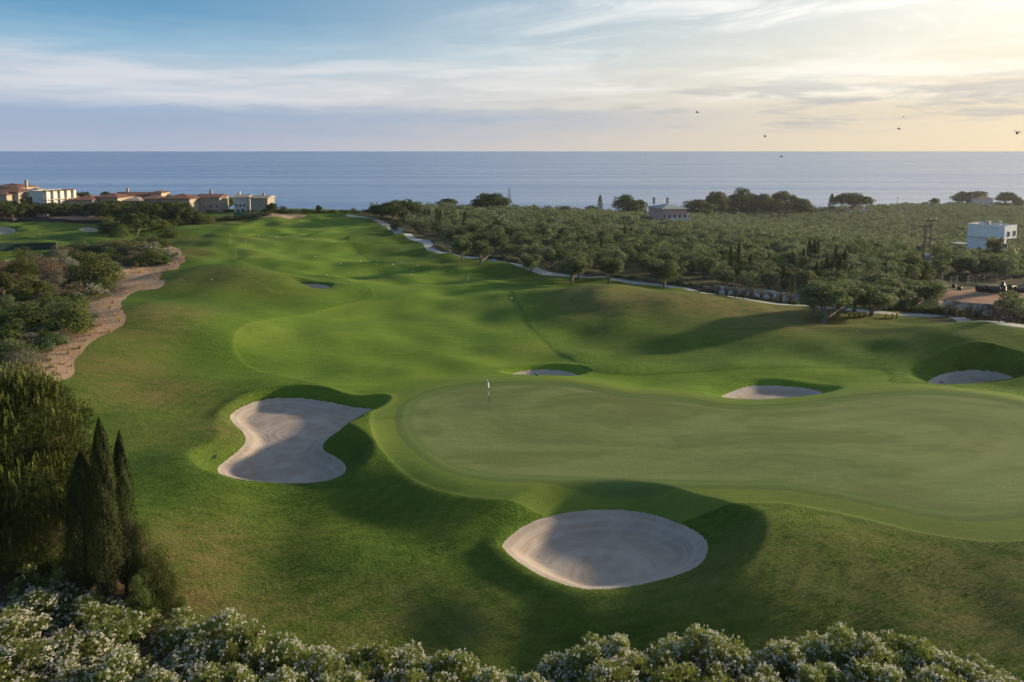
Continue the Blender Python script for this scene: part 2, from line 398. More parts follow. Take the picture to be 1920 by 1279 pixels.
# ---------------------------------------------------------------- one fine sheet, cut along the outlines into its zones
ys = np.concatenate([np.arange(-46, 16, 4.0), np.arange(16, 36, .5), np.arange(36, 72, .20), np.arange(72, 110, .32), np.arange(110, 170, .55), np.arange(170, 300, 1.1), np.arange(300, 420, 3.0), np.arange(420, 900, 8.0)])
tm = .62
ts = np.concatenate([-np.arange(tm, 2.4, .08)[::-1] - .08, np.linspace(-tm, tm, 560), np.arange(tm, 2.4, .08) + .08])
YY, TT = np.meshgrid(ys, ts, indexing='ij'); XX = (YY + 62.0) * TT
vx, vy = XX.ravel(), YY.ravel(); vz = height_turf(vx, vy)
nr, nc = YY.shape
ii = (np.arange(nr - 1)[:, None] * nc + np.arange(nc - 1)[None]).ravel()
alt = ((ii // nc + ii % nc) % 2).astype(bool)
T = np.concatenate([np.where(alt[:, None], np.stack([ii, ii + 1, ii + nc + 1], -1), np.stack([ii, ii + 1, ii + nc], -1)),
                    np.where(alt[:, None], np.stack([ii, ii + nc + 1, ii + nc], -1), np.stack([ii + 1, ii + nc + 1, ii + nc], -1))])
PV = np.stack([vx, vy, vz], -1)
fn_ = np.cross(PV[T[:, 1]] - PV[T[:, 0]], PV[T[:, 2]] - PV[T[:, 0]])
VN = np.zeros_like(PV)
for k in range(3): 
    for a in range(3): VN[:, a] += np.bincount(T[:, k], fn_[:, a], len(PV))
VN /= np.linalg.norm(VN, axis=1)[:, None] + 1e-12

dryspots = [(1280,558,15,4.5,1.0),(1400,580,13,4,1.0),(1490,603,8,4,.9),(1150,541,12,4,.7),(300,585,8,5,.7),(250,620,6,5,.6),(270,735,5,4,.7),(215,690,5,4,.7),(345,800,4,5,.4),(355,1060,3,4,.9),(335,1130,3,3,1.0),(420,1150,4,3,.7),(700,1190,7,3,.5),(1500,1090,8,4,.4),(1850,1130,8,5,.6),(1650,1050,6,4,.4),(430,440,12,6,.55),(370,470,10,5,.6),(400,520,9,4,.5),(440,405,18,10,.6),(1250,1090,5,2,.3),(420,800,2,3,.5),(1020,655,6,2,.3)]
DRY = [(*on_ground(a, b, height_base)[:2], c, d, e) for a, b, c, d, e in dryspots]
dry = np.zeros(len(vx))
for cx, cy, sx, sy, a in DRY: dry = np.maximum(dry, a * np.exp(-.5 * (((vx - cx) / sx) ** 2 + ((vy - cy) / sy) ** 2)))
dline = (vx + 48.0) * .818 + (vy - 257.0) * .576
A = {'dry': dry, 'gsd': GREEN.sd(vx, vy), 'fsd': FAIR.sd(vx, vy)}
A['bsd'] = np.full(len(vx), 9.0)
sds = []
for P, *_ in BUNK:
    q = P.sd(vx, vy); sds.append(q); A['bsd'] = np.minimum(A['bsd'], np.abs(q))
ZONES = [('sand_bunker', q) for q in sds]
ZONES += [('path', PATH.sd(vx, vy)), ('putting_green', A['gsd']), ('green_collar', A['gsd'] - 1.0), ('green_apron', A['gsd'] - 3.2), ('fairway', A['fsd']),
          ('scrub_soil', DUNELITTER.sd(vx, vy) + .9 * np.sin(vx * .9 + 2 * np.sin(vy * .6)) * np.sin(vy * .8) + .4 * np.sin(vx * 2.3 + vy * 1.7)), ('dune_sand', np.minimum(DUNE.sd(vx, vy) + .16 * np.sin(vx * .9 + 2 * np.sin(vy * .5)) * np.sin(vy * .8) + .06 * np.sin(vx * 3.1 + vy * 2.2), RIM.sd(vx, vy))), ('mulch', MULCH.sd(vx, vy)),
          ('red_soil', np.minimum(REDSOIL.sd(vx, vy), PLOT.sd(vx, vy))), ('grove_soil', GROVE_SD(vx, vy))]

names = list(A) + [f'z{i}' for i in range(len(ZONES))]
D = np.column_stack([PV, VN] + [A[k] for k in A] + [q for _, q in ZONES])     # everything a cut vertex has to interpolate

def split(D, T, c):
    """cut triangles T along D[:,c]=0 -> D', inside, outside"""
    s = D[:, c]; neg = s[T] < 0; n = neg.sum(1)
    ins, outs = [T[n == 3]], [T[n == 0]]
    for cnt in (1, 2):
        M = T[n == cnt]
        if not len(M): continue
        lone = neg[n == cnt] if cnt == 1 else ~neg[n == cnt]
        k = lone.argmax(1); r = np.arange(len(M))
        a, b, e = M[r, k], M[r, (k + 1) % 3], M[r, (k + 2) % 3]
        u1 = (s[a] / (s[a] - s[b]))[:, None]; u2 = (s[a] / (s[a] - s[e]))[:, None]
        N1 = D[a] + u1 * (D[b] - D[a]); N2 = D[a] + u2 * (D[e] - D[a]); N1[:, c] = 0; N2[:, c] = 0
        i1 = len(D) + r; i2 = i1 + len(M); D = np.vstack([D, N1, N2]); s = D[:, c]
        one = np.stack([a, i1, i2], -1); two = np.concatenate([np.stack([i1, b, e], -1), np.stack([i1, e, i2], -1)])
        (ins if cnt == 1 else outs).append(one); (outs if cnt == 1 else ins).append(two)
    return D, np.concatenate(ins), np.concatenate(outs)

PIECES = []
rest = T
c0 = 6 + len(A)
for i, (nm, _) in enumerate(ZONES):
    D, inside, rest = split(D, rest, c0 + i)
    if len(inside): PIECES.append((nm, inside, i))
PIECES.append(('rough_grass', rest, -1))


# ---------------------------------------------------------------- ground materials
def new_mat(name):
    m = bpy.data.materials.new(name); m.use_nodes = True; return m, NT(m.node_tree)
def finish(t, col, rough=.9, normal=None, spec=.2, **kw):
    p = t.n('ShaderNodeBsdfPrincipled'); t.put(p.inputs['Base Color'], col); t.put(p.inputs['Roughness'], rough)
    p.inputs['Specular IOR Level'].default_value = spec
    for k, v in kw.items(): t.put(p.inputs[k.replace('_', ' ')], v)
    if normal is not None: t.put(p.inputs['Normal'], normal)
    o = t.n('ShaderNodeOutputMaterial'); t.t.links.new(p.outputs[0], o.inputs[0]); return p

def turf(name, dark, light, dryc, dryk, fine, bump_, seed=0.0, mow=None):
    m, t = new_mat(name); p = t.pos()
    big = t.noise(t.vmul(p, (.06, .085, .06)), 1.0, 4, .6, .6)
    mid = t.noise(t.vmul(p, (.45, .9, .5)), 1.0, 5, .62, .8)
    fin = t.noise(t.vmul(p, (fine, fine * 1.8, fine)), 1.0, 4, .65, .4)
    k = t.m('ADD', t.m('MULTIPLY', t.ss(mid, .30, .70), .45), t.m('MULTIPLY', t.ss(fin, .34, .66), .60))
    col = t.mix(k, dark, light)
    strk = t.noise(t.vmul(p, (.16, 1.5, .3)), 1.0, 6, .68, 1.6)
    k = t.m('ADD', t.m('MULTIPLY', k, .68), t.m('MULTIPLY', t.ss(strk, .34, .68), .32))
    col = t.mix(k, dark, light)
    col = t.mix(t.m('MULTIPLY', t.ss(big, .35, .7), .35), col, tuple(v * f for v, f in zip(light, (1.25, 1.02, .9))))
    dm = t.m('MULTIPLY', t.m('ADD', t.attr('dry'), t.m('MULTIPLY', t.ss(big, .5, .75), dryk)), t.ss(t.m('ADD', mid, t.m('MULTIPLY', fin, .35)), .42, .82))
    col = t.mix(t.m('MULTIPLY', dm, .95, clamp=True), col, dryc)
    if name == 'rough_turf':                        # the first cut beside the fairway is kept shorter and greener
        col = t.mix(t.m('MULTIPLY', t.ss(t.attr('fsd'), 9.0, .2), .85), col, t.mix(k, (.070, .138, .013), (.146, .240, .028)))
    if name == 'putting_turf':
        pt = t.noise(t.vmul(p, (.075, .17, .1)), 1.0, 5, .62, 1.0); col = t.mix(t.m('MULTIPLY', t.ss(pt, .42, .64), .55), col, (.098, .125, .034))
    if name in ('putting_turf', 'collar_turf'):     # the cut changes over a hand's breadth, not at a line
        col = t.mix(t.ss(t.m('ADD', t.m('ABSOLUTE', t.attr('gsd')), t.m('MULTIPLY', mid, -.6)), .5, -.2), col, (.128, .180, .050))
    if mow:                                        # faint stripes left by the mower, following the outline
        a, fr, st = mow
        s = t.m('SINE', t.m('MULTIPLY', t.m('ADD', t.attr(a), t.m('MULTIPLY', big, .6)), fr))
        col = t.mix(t.m('MULTIPLY', t.ss(s, -.5, .5), t.m('MULTIPLY', t.ss(big, .3, .6), st * 1.5)), col, tuple(v * .75 for v in dark))
    nb = t.bump(t.m('ADD', t.m('MULTIPLY', mid, .6), t.m('MULTIPLY', fin, .8)), bump_, .12)
    finish(t, col, .95, nb, .1)
    return m
M_ROUGH = turf('rough_turf', (.042, .088, .010), (.110, .180, .024), (.23, .165, .070), .10, 4.2, 1.7, mow=('bsd', 5.5, .12))
M_FAIR = turf('fairway_turf', (.074, .142, .013), (.155, .252, .029), (.20, .18, .06), .05, 5.0, 1.1)
M_APRON = turf('apron_turf', (.092, .150, .026), (.158, .222, .040), (.17, .15, .06), .08, 7.0, .40)
M_COLLAR = turf('collar_turf', (.080, .128, .030), (.118, .170, .044), (.17, .15, .06), .05, 7.0, .35)
M_GREEN = turf('putting_turf', (.130, .180, .056), (.205, .258, .092), (.13, .13, .05), .35, 9.0, .55, mow=('gsd', 2.6, .13))
M_GROVE = turf('grove_floor', (.05, .06, .025), (.10, .095, .045), (.16, .11, .065), .5, 2.0, .8)

def sand_mat():
    m, t = new_mat('bunker_sand'); p = t.pos()
    big = t.noise(p, .35, 4, .6, 1.2); fin = t.noise(p, 9.0, 4, .7)
    wob = t.noise(p, .55, 2, .5)
    rk = t.m('MULTIPLY', t.m('ADD', t.attr('ring'), t.m('MULTIPLY', wob, .9)), 8.5)
    s = t.m('SINE', rk); s2 = t.m('SINE', t.m('MULTIPLY', rk, .27))
    col = t.mix(t.ss(big, .35, .68), (.34, .275, .222), (.42, .355, .30))
    col = t.mix(t.m('MULTIPLY', t.ss(s2, .1, .9), .36), col, (.47, .42, .37))
    col = t.mix(t.m('MULTIPLY', t.m('MULTIPLY', t.ss(s, .2, 1.0), t.ss(wob, .38, .62)), .16), col, (.34, .30, .27))
    col = t.mix(t.m('MULTIPLY', t.ss(fin, .45, .7), .25), col, (.40, .325, .26))
    hgt = t.m('ADD', t.m('MULTIPLY', s, .5), t.m('MULTIPLY', fin, .9))
    finish(t, col, .95, t.bump(hgt, .28, .04), .1); return m
def soil(name, a, b, c, sc=1.0):
    m, t = new_mat(name); p = t.pos()
    big = t.noise(p, .14 * sc, 5, .65, .6); mid = t.noise(p, 1.3 * sc, 5, .7); fin = t.noise(p, 9 * sc, 3, .7)
    col = t.mix(t.ss(big, .32, .68), a, b)
    col = t.mix(t.m('MULTIPLY', t.ss(mid, .48, .72), .6), col, c)
    finish(t, col, .95, t.bump(t.m('ADD', mid, t.m('MULTIPLY', fin, .5)), .7, .15), .1); return m
M_SAND = sand_mat()
M_DUNE = soil('dune_earth', (.40, .262, .168), (.50, .34, .225), (.29, .20, .13))
M_MULCH = soil('mulch_earth', (.085, .060, .036), (.125, .085, .052), (.05, .055, .022), 2.0)
M_LITTER = soil('scrub_floor', (.15, .12, .065), (.24, .175, .105), (.07, .08, .03), 1.6)
M_RED = soil('red_earth', (.30, .165, .11), (.37, .225, .155), (.18, .14, .085), 1.6)
def dune_mat():
    m, t = new_mat('dune_ground'); p = t.pos()
    big = t.noise(p, .16, 5, .65, .8); mid = t.noise(p, .9, 6, .72, .5); fin = t.noise(p, 5.0, 4, .75); v = t.n('ShaderNodeTexVoronoi'); t.put(v.inputs['Vector'], p); v.inputs['Scale'].default_value = 1.6
    col = t.mix(t.ss(big, .34, .66), (.37, .24, .15), (.50, .345, .23))
    col = t.mix(t.m('MULTIPLY', t.ss(mid, .50, .70), .75), col, (.25, .175, .11)); col = t.mix(t.m('MULTIPLY', t.ss(fin, .55, .72), .5), col, (.56, .42, .30))
    col = t.mix(t.m('MULTIPLY', t.ss(v.outputs['Distance'], .20, .08), .6), col, (.17, .14, .08))
    finish(t, col, .95, t.bump(t.m('ADD', t.m('MULTIPLY', mid, 1.4), fin), 1.0, .25), .1); return m
M_DUNE = dune_mat()
def path_mat():
    m, t = new_mat('path_concrete'); p = t.pos(); n = t.noise(p, .5, 5, .6); f = t.noise(p, 12, 3, .6)
    col = t.mix(t.ss(n, .3, .7), (.36, .35, .34), (.45, .435, .41)); col = t.mix(t.m('MULTIPLY', t.ss(f, .5, .7), .3), col, (.28, .27, .26))
    finish(t, col, .85, t.bump(f, .2, .02), .2); return m
M_PATH = path_mat()
ZM = {'sand_bunker': M_SAND, 'path': M_PATH, 'putting_green': M_GREEN, 'green_collar': M_COLLAR, 'green_apron': M_APRON, 'fairway': M_FAIR, 'dune_sand': M_DUNE,
      'scrub_soil': M_LITTER, 'mulch': M_MULCH, 'red_soil': M_RED, 'grove_soil': M_GROVE, 'rough_grass': M_ROUGH}
rings = {0: [(1135, 1065)], 1: [(560, 805), (530, 868)]}
for nm, Tz, zi in PIECES:
    u, inv = np.unique(Tz.ravel(), return_inverse=True)
    d = D[u]; at = {k: d[:, 6 + i] for i, k in enumerate(A)}
    if nm == 'sand_bunker':                        # rake rings: about the raking centres, bending to the outline
        e = -d[:, c0 + zi]; r = e * 1.0
        if zi in rings:
            dd = [np.hypot(d[:, 0] - on_plane(a, b, -.6)[0], (d[:, 1] - on_plane(a, b, -.6)[1]) * 1.0) for a, b in rings[zi]]
            r = np.minimum.reduce(dd); r = r * sst(e, .3, 2.2) - e * (1 - sst(e, .3, 2.2))
        at['ring'] = r
    o = mk(nm, d[:, :3], inv.reshape(-1, 3), ZM[nm], None, at, True, d[:, 3:6] / (np.linalg.norm(d[:, 3:6], axis=1)[:, None] + 1e-9))
    struct(o)

# ---------------------------------------------------------------- sea
def sea_mat():
    m, t = new_mat('sea_water'); p = t.pos()
    st = t.noise(t.vmul(p, (.0005, .0055, 1)), 1.0, 5, .6, .4)
    w = t.noise(t.vmul(p, (.03, .075, 1)), 1.0, 4, .6, .3); w2 = t.noise(t.vmul(p, (.006, .02, 1)), 1.0, 3, .6)
    rough = t.ss(st, .35, .68, .28, .21)
    nb = t.bump(t.m('ADD', w, t.m('MULTIPLY', w2, 2.0)), .22, 2.5)
    finish(t, t.mix(t.ss(st, .3, .7), (.028, .13, .34), (.034, .14, .35)), rough, nb, .5, IOR=1.33); return m
q = np.array([0, 350, 700, 1200, 2200, 4500, 10000, 25000, 60000, 120000.])
xs = np.array([-120000, -40000, -12000, -4000, -1500, -500, 0, 500, 1500, 4000, 12000, 40000, 120000.])
gx, gy = np.meshgrid(xs, q, indexing='ij'); n1_, n2_ = gx.shape
ij = (np.arange(n1_ - 1)[:, None] * n2_ + np.arange(n2_ - 1)[None]).ravel()
struct(mk('sea', np.stack([gx.ravel(), gy.ravel(), np.full(gx.size, -50.0)], -1), np.stack([ij, ij + n2_, ij + n2_ + 1, ij + 1], -1), sea_mat()))
# ---------------------------------------------------------------- plant materials
def leaf_mat(name, dark, light, tips=None, trans=.35, vary=.22, gloss=.12):
    m, t = new_mat(name)
    k = t.attr('tint'); r = t.n('ShaderNodeObjectInfo').outputs['Random']
    col = t.mix(t.ss(k, 0.0, 1.0), dark, light)
    if tips: col = t.mix(t.ss(k, .60, .86), col, tips)
    hs = t.n('ShaderNodeHueSaturation'); t.put(hs.inputs['Color'], col)
    t.put(hs.inputs['Value'], t.m('ADD', 1 - vary, t.m('MULTIPLY', r, 2 * vary)))
    t.put(hs.inputs['Hue'], t.m('ADD', .5 - .018, t.m('MULTIPLY', t.m('FRACT', t.m('MULTIPLY', r, 7.13)), .036)))
    c = hs.outputs[0]
    a = t.n('ShaderNodeBsdfPrincipled'); t.put(a.inputs['Base Color'], c); a.inputs['Roughness'].default_value = .55
    a.inputs['Specular IOR Level'].default_value = gloss
    b = t.n('ShaderNodeBsdfTranslucent'); t.put(b.inputs[0], t.mix(.5, c, tuple(min(1, v * f) for v, f in zip(light, (1.5, 1.5, .8)))))
    s = t.n('ShaderNodeMixShader'); s.inputs[0].default_value = trans
    t.t.links.new(a.outputs[0], s.inputs[1]); t.t.links.new(b.outputs[0], s.inputs[2])
    o = t.n('ShaderNodeOutputMaterial'); t.t.links.new(s.outputs[0], o.inputs[0]); return m
def bark_mat(name, a, b):
    m, t = new_mat(name); p = t.n('ShaderNodeTexCoord').outputs['Object']
    n = t.noise(t.vmul(p, (6, 6, 1.6)), 1.0, 5, .7, .5)
    finish(t, t.mix(t.ss(n, .3, .7), a, b), .9, t.bump(n, .8, .06), .15); return m
L_OLIVE = leaf_mat('olive_leaf', (.040, .062, .024), (.158, .205, .096), None, .32)
L_OLIVE2 = leaf_mat('silver_olive_leaf', (.048, .070, .032), (.178, .222, .128), None, .3)
L_PINE = leaf_mat('pine_needle', (.030, .046, .012), (.085, .110, .026), None, .28)
L_CANDLE = leaf_mat('pine_shoot', (.026, .038, .008), (.070, .090, .018), (.225, .270, .070), .3, .08)
L_CYP = leaf_mat('cypress_leaf', (.020, .034, .009), (.055, .080, .020), None, .22)
L_DARK = leaf_mat('shrub_leaf', (.036, .056, .014), (.118, .150, .040), None, .3)
L_LIME = leaf_mat('light_shrub_leaf', (.085, .105, .040), (.18, .19, .085), None, .35)
L_GREY = leaf_mat('grey_shrub_leaf', (.11, .115, .085), (.24, .235, .18), None, .25)
L_BROWN = leaf_mat('dry_shrub_twig', (.11, .082, .055), (.22, .165, .11), None, .25)
L_STRAW = leaf_mat('straw_blade', (.25, .18, .09), (.46, .35, .19), None, .35)
L_OLEA = leaf_mat('oleander_leaf', (.080, .105, .030), (.260, .305, .090), None, .35, .12)
L_PALM = leaf_mat('palm_frond', (.05, .065, .025), (.11, .125, .05), None, .3)
def petal(name, col):
    m, t = new_mat(name); c = t.mix(t.attr('tint'), tuple(v * .8 for v in col), col)
    a = t.n('ShaderNodeBsdfDiffuse'); t.put(a.inputs[0], c); b = t.n('ShaderNodeBsdfTranslucent'); t.put(b.inputs[0], c)
    s = t.n('ShaderNodeMixShader'); s.inputs[0].default_value = .35
    t.t.links.new(a.outputs[0], s.inputs[1]); t.t.links.new(b.outputs[0], s.inputs[2])
    o = t.n('ShaderNodeOutputMaterial'); t.t.links.new(s.outputs[0], o.inputs[0]); return m
P_WHITE = petal('white_petal', (.86, .83, .74)); P_PINK = petal('pink_petal', (.62, .26, .34))
B_OLIVE = bark_mat('olive_bark', (.13, .11, .09), (.25, .22, .185))
B_PINE = bark_mat('pine_bark', (.14, .085, .055), (.27, .19, .135))
B_DARK = bark_mat('dark_bark', (.06, .05, .04), (.12, .10, .08))

# ---------------------------------------------------------------- plant shapes
def unit(n, r=None):
    v = (r or rng).normal(size=(n, 3)); return v / np.linalg.norm(v, axis=1)[:, None]
def leaves(P, N, L, Wd, up=0.0, r=None, bend=True):
    """one pointed leaf face at each point P, lying roughly square to N; L, Wd scalars or arrays"""
    r = r or rng; n = len(P)
    t_ = r.normal(size=(n, 3)); t_[:, 2] += up
    t_ -= (t_ * N).sum(1)[:, None] * N * (.7 if up else 1.0); t_ /= np.linalg.norm(t_, axis=1)[:, None] + 1e-9
    b_ = np.cross(N, t_); b_ /= np.linalg.norm(b_, axis=1)[:, None] + 1e-9
    L = np.broadcast_to(L, (n,))[:, None] * r.uniform(.7, 1.25, (n, 1)); Wd = np.broadcast_to(Wd, (n,))[:, None] * r.uniform(.7, 1.25, (n, 1))
    V = np.stack([P - t_ * L * .5, P + b_ * Wd * .5, P + t_ * L * .5, P - b_ * Wd * .5], 1).reshape(-1, 3)
    return V, np.arange(n * 4).reshape(-1, 4)
def clumps(C, Rr, per, r=None, shell=.55, jit=.55):
    """points in ellipsoidal clumps: centres C (n,3), radii Rr (n,3) -> points, outward normals, tint"""
    r = r or rng; n = len(C); d = unit(n * per, r)
    d[:, 2] = np.where((d[:, 2] < -.35) & (r.random(n * per) < .6), -d[:, 2], d[:, 2])
    k = shell + (1.06 - shell) * r.random(n * per) ** .6
    P = np.repeat(C, per, 0) + d * k[:, None] * np.repeat(Rr, per, 0)
    N = d + r.normal(size=d.shape) * jit; N /= np.linalg.norm(N, axis=1)[:, None]
    tint = np.clip(np.repeat(r.uniform(.10, .90, n), per) + r.normal(0, .16, n * per), 0, 1)
    return P, N, tint
def rep4(a): return np.repeat(a, 4)

def olive_parts(seed, H, Wd, per, leaf, ncl=22, low=.30):
    r = np.random.default_rng(seed); C, Rr = [], []
    cz, rz, rx = H * (.5 + low / 2), H * (1 - low) / 2, Wd / 2
    while len(C) < ncl:
        p = r.uniform(-1, 1, 3)
        q = np.linalg.norm(p)
        if q > 1 or q < .35: continue
        k = r.uniform(.19, .34) * Wd * .62
        C.append(p * [rx * .82, rx * .82, rz * .80] + [0, 0, cz]); Rr.append([k, k, k * .8])
    C, Rr = np.array(C), np.array(Rr)
    P, N, ti = clumps(C, Rr, per, r)
    V, F = leaves(P, N, leaf * 1.5, leaf * .75, 0, r)
    b = MB(); lean = r.normal(0, .12, 2) * H * .3
    fork = np.array([lean[0], lean[1], H * low * .95])
    b.tube([[0, 0, -.35], [.03 * H * r.normal(), .03 * H * r.normal(), fork[2] * .5], fork], [.052 * H, .040 * H, .036 * H], 8)
    for i in range(5):
        c = C[r.integers(len(C))]; mid = fork * .5 + c * .5 + r.normal(0, .12, 3); mid[2] = min(mid[2], c[2])
        b.tube([fork - [0, 0, .1], mid, c], [.026 * H, .018 * H, .008 * H], 6)
    return b, (V, F, rep4(ti))
def pine_parts(seed, H, Wd, per, leaf, flat=.42, ncl=34, bare=.45):
    """umbrella pine: bare trunk, domed crown flat below"""
    r = np.random.default_rng(seed); C, Rr = [], []
    ch = H * (1 - bare) * 1.0; ncl = 46
    while len(C) < ncl:
        a = r.uniform(0, 2 * math.pi); q = math.sqrt(r.random()); z = r.uniform(0, 1) * math.sqrt(max(0, 1 - q * q * .92))
        k = r.uniform(.12, .19) * Wd
        C.append([q * Wd * .40 * math.cos(a), q * Wd * .40 * math.sin(a), H * bare + ch * (.14 + .66 * z)]); Rr.append([k, k, k * .72])
    C, Rr = np.array(C), np.array(Rr)
    P, N, ti = clumps(C, Rr, per, r, .6, .45)
    V, F = leaves(P, N, leaf * 1.3, leaf * .8, .5, r)
    b = MB(); lean = r.normal(0, .05, 2) * H
    fork = np.array([lean[0], lean[1], H * bare * 1.02])
    b.tube([[0, 0, -.35], fork * [.35, .35, .5], fork], [.030 * H, .025 * H, .022 * H], 8)
    for i in range(6):
        c = C[r.integers(len(C))]; b.tube([fork - [0, 0, .15], fork * .45 + c * .55, c], [.016 * H, .010 * H, .005 * H], 5)
    return b, (V, F, rep4(ti))
def cypress_leaves(seed, H, Wd, n, leaf):
    r = np.random.default_rng(seed); z = r.random(n) ** .9; a = r.uniform(0, 2 * math.pi, n)
    prof = np.minimum(1, (z + .10) / .34) ** .6 * (1 - z ** 2.8) ** .85
    lob = 1 + .26 * np.sin(a * 3 + z * 9 + seed) * np.sin(z * 17 + seed) + .10 * np.sin(a * 7 + z * 31) + .10 * np.sin(a * 11 - z * 53 + seed) + .22 * (r.random(n) ** 6)
    q = Wd / 2 * prof * lob * (.62 + .42 * r.random(n) ** .5)
    P = np.c_[q * np.cos(a), q * np.sin(a), z * H * .985 + .1]
    N = np.c_[np.cos(a), np.sin(a), np.full(n, .25)] + r.normal(0, .35, (n, 3)); N /= np.linalg.norm(N, axis=1)[:, None]
    V, F = leaves(P, N, leaf * 1.8, leaf * .7, 3.0, r)
    return V, F, rep4(np.clip(.45 + .30 * np.sin(a * 5 + z * 25) + r.normal(0, .2, n), 0, 1))
def shrub_leaves(seed, H, Wd, per, leaf, ncl=16, asp=.55, up=0.0, ragged=.0):
    r = np.random.default_rng(seed); C, Rr = [], []
    for i in range(ncl):
        a = r.uniform(0, 2 * math.pi); q = r.random() ** .5; z = math.sqrt(max(0, 1 - q * q)) * r.uniform(.25, .86) * (1 + ragged * r.normal())
        k = r.uniform(.15, .27) * Wd
        C.append([q * .38 * Wd * math.cos(a), q * .38 * Wd * math.sin(a), max(H * z * .80, k * .4)]); Rr.append([k, k, min(k * .9, H * .33)])
    C, Rr = np.array(C), np.array(Rr); P, N, ti = clumps(C, Rr, per, r, .5, .6)
    k = P[:, 2] > .02; P, N, ti = P[k], N[k], ti[k]
    V, F = leaves(P, N, leaf * 1.5, leaf * 1.5 * asp, up, r)
    return V, F, rep4(ti), P, N
def stems(seed, H, Wd, n=7, rad=.02):
    r = np.random.default_rng(seed + 900); b = MB()
    for i in range(n):
        a = r.uniform(0, 2 * math.pi); q = r.uniform(.1, .36) * Wd; z = H * r.uniform(.45, .8)
        b.tube([[.08 * math.cos(a), .08 * math.sin(a), -.25], [q * .5 * math.cos(a), q * .5 * math.sin(a), z * .55], [q * math.cos(a), q * math.sin(a), z]], [rad * H, rad * .8 * H, rad * .4 * H], 5)
    return b
def blossom(P, N, size, r, petals=9):
    """flower heads at points P: a knot of small petals each"""
    n = len(P); Q = np.repeat(P, petals, 0) + unit(n * petals, r) * size * r.random((n * petals, 1)) ** .4
    M = np.repeat(N, petals, 0) + r.normal(0, .6, (n * petals, 3)); M /= np.linalg.norm(M, axis=1)[:, None]
    V, F = leaves(Q, M, size * .80, size * .72, 0, r)
    return V, F, rep4(r.random(n * petals))

PROTO = {}                                         # name -> list of prototypes: [(part name, mesh, material)]
def proto(kind, parts):
    PROTO.setdefault(kind, []).append(parts)
def mesh_of(name, V, F, mat, tint=None):
    o = mk(name, V, F, mat, None, {'tint': tint} if tint is not None else None); me = o.data
    bpy.data.objects.remove(o); return me
def mesh_mb(name, b, mat, smooth=True):
    o = b.build(name, mat, None, smooth); me = o.data; bpy.data.objects.remove(o); return me
CNT = {}
def plant(kind, name, label, cat, loc, H, Wd=None, group=None, rz=None, variant=None):
    """place a plant built from the prototypes of its kind (all 1 m high there, width as built), scaled to H and Wd"""
    ps = PROTO[kind]; i = CNT.get(kind, 0); CNT[kind] = i + 1
    parts, w0 = ps[(variant if variant is not None else i) % len(ps)]
    rz = random.uniform(0, 6.28) if rz is None else rz
    s = H; sx = (Wd / w0) if Wd else H
    if len(parts) == 1:
        o = bpy.data.objects.new(name, parts[0][1]); COL.objects.link(o); tag(o, label, cat, group)
        o.location = loc; o.rotation_euler = (0, 0, rz); o.scale = (sx, sx, s); return o
    root = thing(name, label, cat, loc, rz, group, (sx, sx, s))
    for pn, me in parts:
        p = bpy.data.objects.new(pn, me); COL.objects.link(p); p.parent = root
    return root

for k in range(4):
    b, (V, F, ti) = olive_parts(20 + k, 1.0, 1.0, 230, .034, 30, .26)
    proto('olive', ([('trunk', mesh_mb('trunk', b, B_OLIVE)), ('crown', mesh_of('crown', V, F, L_OLIVE, ti))], 1.0))
for k in range(5):
    b, (V, F, ti) = olive_parts(40 + k, 1.0, 1.1, 95, .048, 24, .16)
    proto('grove_olive', ([('trunk', mesh_mb('trunk', b, B_OLIVE)), ('crown', mesh_of('crown', V, F, L_OLIVE2 if k % 2 else L_OLIVE, ti))], 1.1))
for k in range(4):
    b, (V, F, ti) = pine_parts(60 + k, 1.0, 1.0, 150, .042, bare=.26 + .06 * (k % 3))
    proto('pine', ([('trunk', mesh_mb('trunk', b, B_PINE)), ('crown', mesh_of('crown', V, F, L_PINE, ti))], 1.0))
for k in range(3):                                 # broad trees with foliage near the ground
    b, (V, F, ti) = olive_parts(80 + k, 1.0, 1.1, 180, .042, 40, .06)
    proto('broad', ([('trunk', mesh_mb('trunk', b, B_DARK)), ('crown', mesh_of('crown', V, F, L_PINE, ti))], 1.1))
for k in range(3):
    V, F, ti = cypress_leaves(100 + k, 1.0, .2, 2600, .017)
    proto('cypress', ([('crown', mesh_of('cypress_crown', V, F, L_CYP, ti))], .2))
for kind, mat, leaf, asp, up, nb, per in (('shrub', L_DARK, .042, .6, 0, 26, 200), ('lime', L_LIME, .042, .4, .8, 26, 190), ('grey', L_GREY, .05, .25, 1.6, 24, 190), ('brown', L_BROWN, .055, .2, 1.0, 24, 180), ('coast', L_PINE, .075, .6, 0, 12, 60), ('mid', L_OLIVE, .046, .5, .3, 26, 190)):
    for k in range(3):
        V, F, ti, P, N = shrub_leaves(200 + k + 10 * len(kind) + ord(kind[0]), 1.0, 1.25, per, leaf, nb, asp, up, .1)
        if kind == 'coast': proto(kind, ([('foliage', mesh_of('bush_foliage', V, F, mat, ti))], 1.25))
        else: proto(kind, ([('foliage', mesh_of('foliage', V, F, mat, ti)), ('stem', mesh_mb('stem', stems(k, 1.0, 1.25), B_DARK))], 1.25))
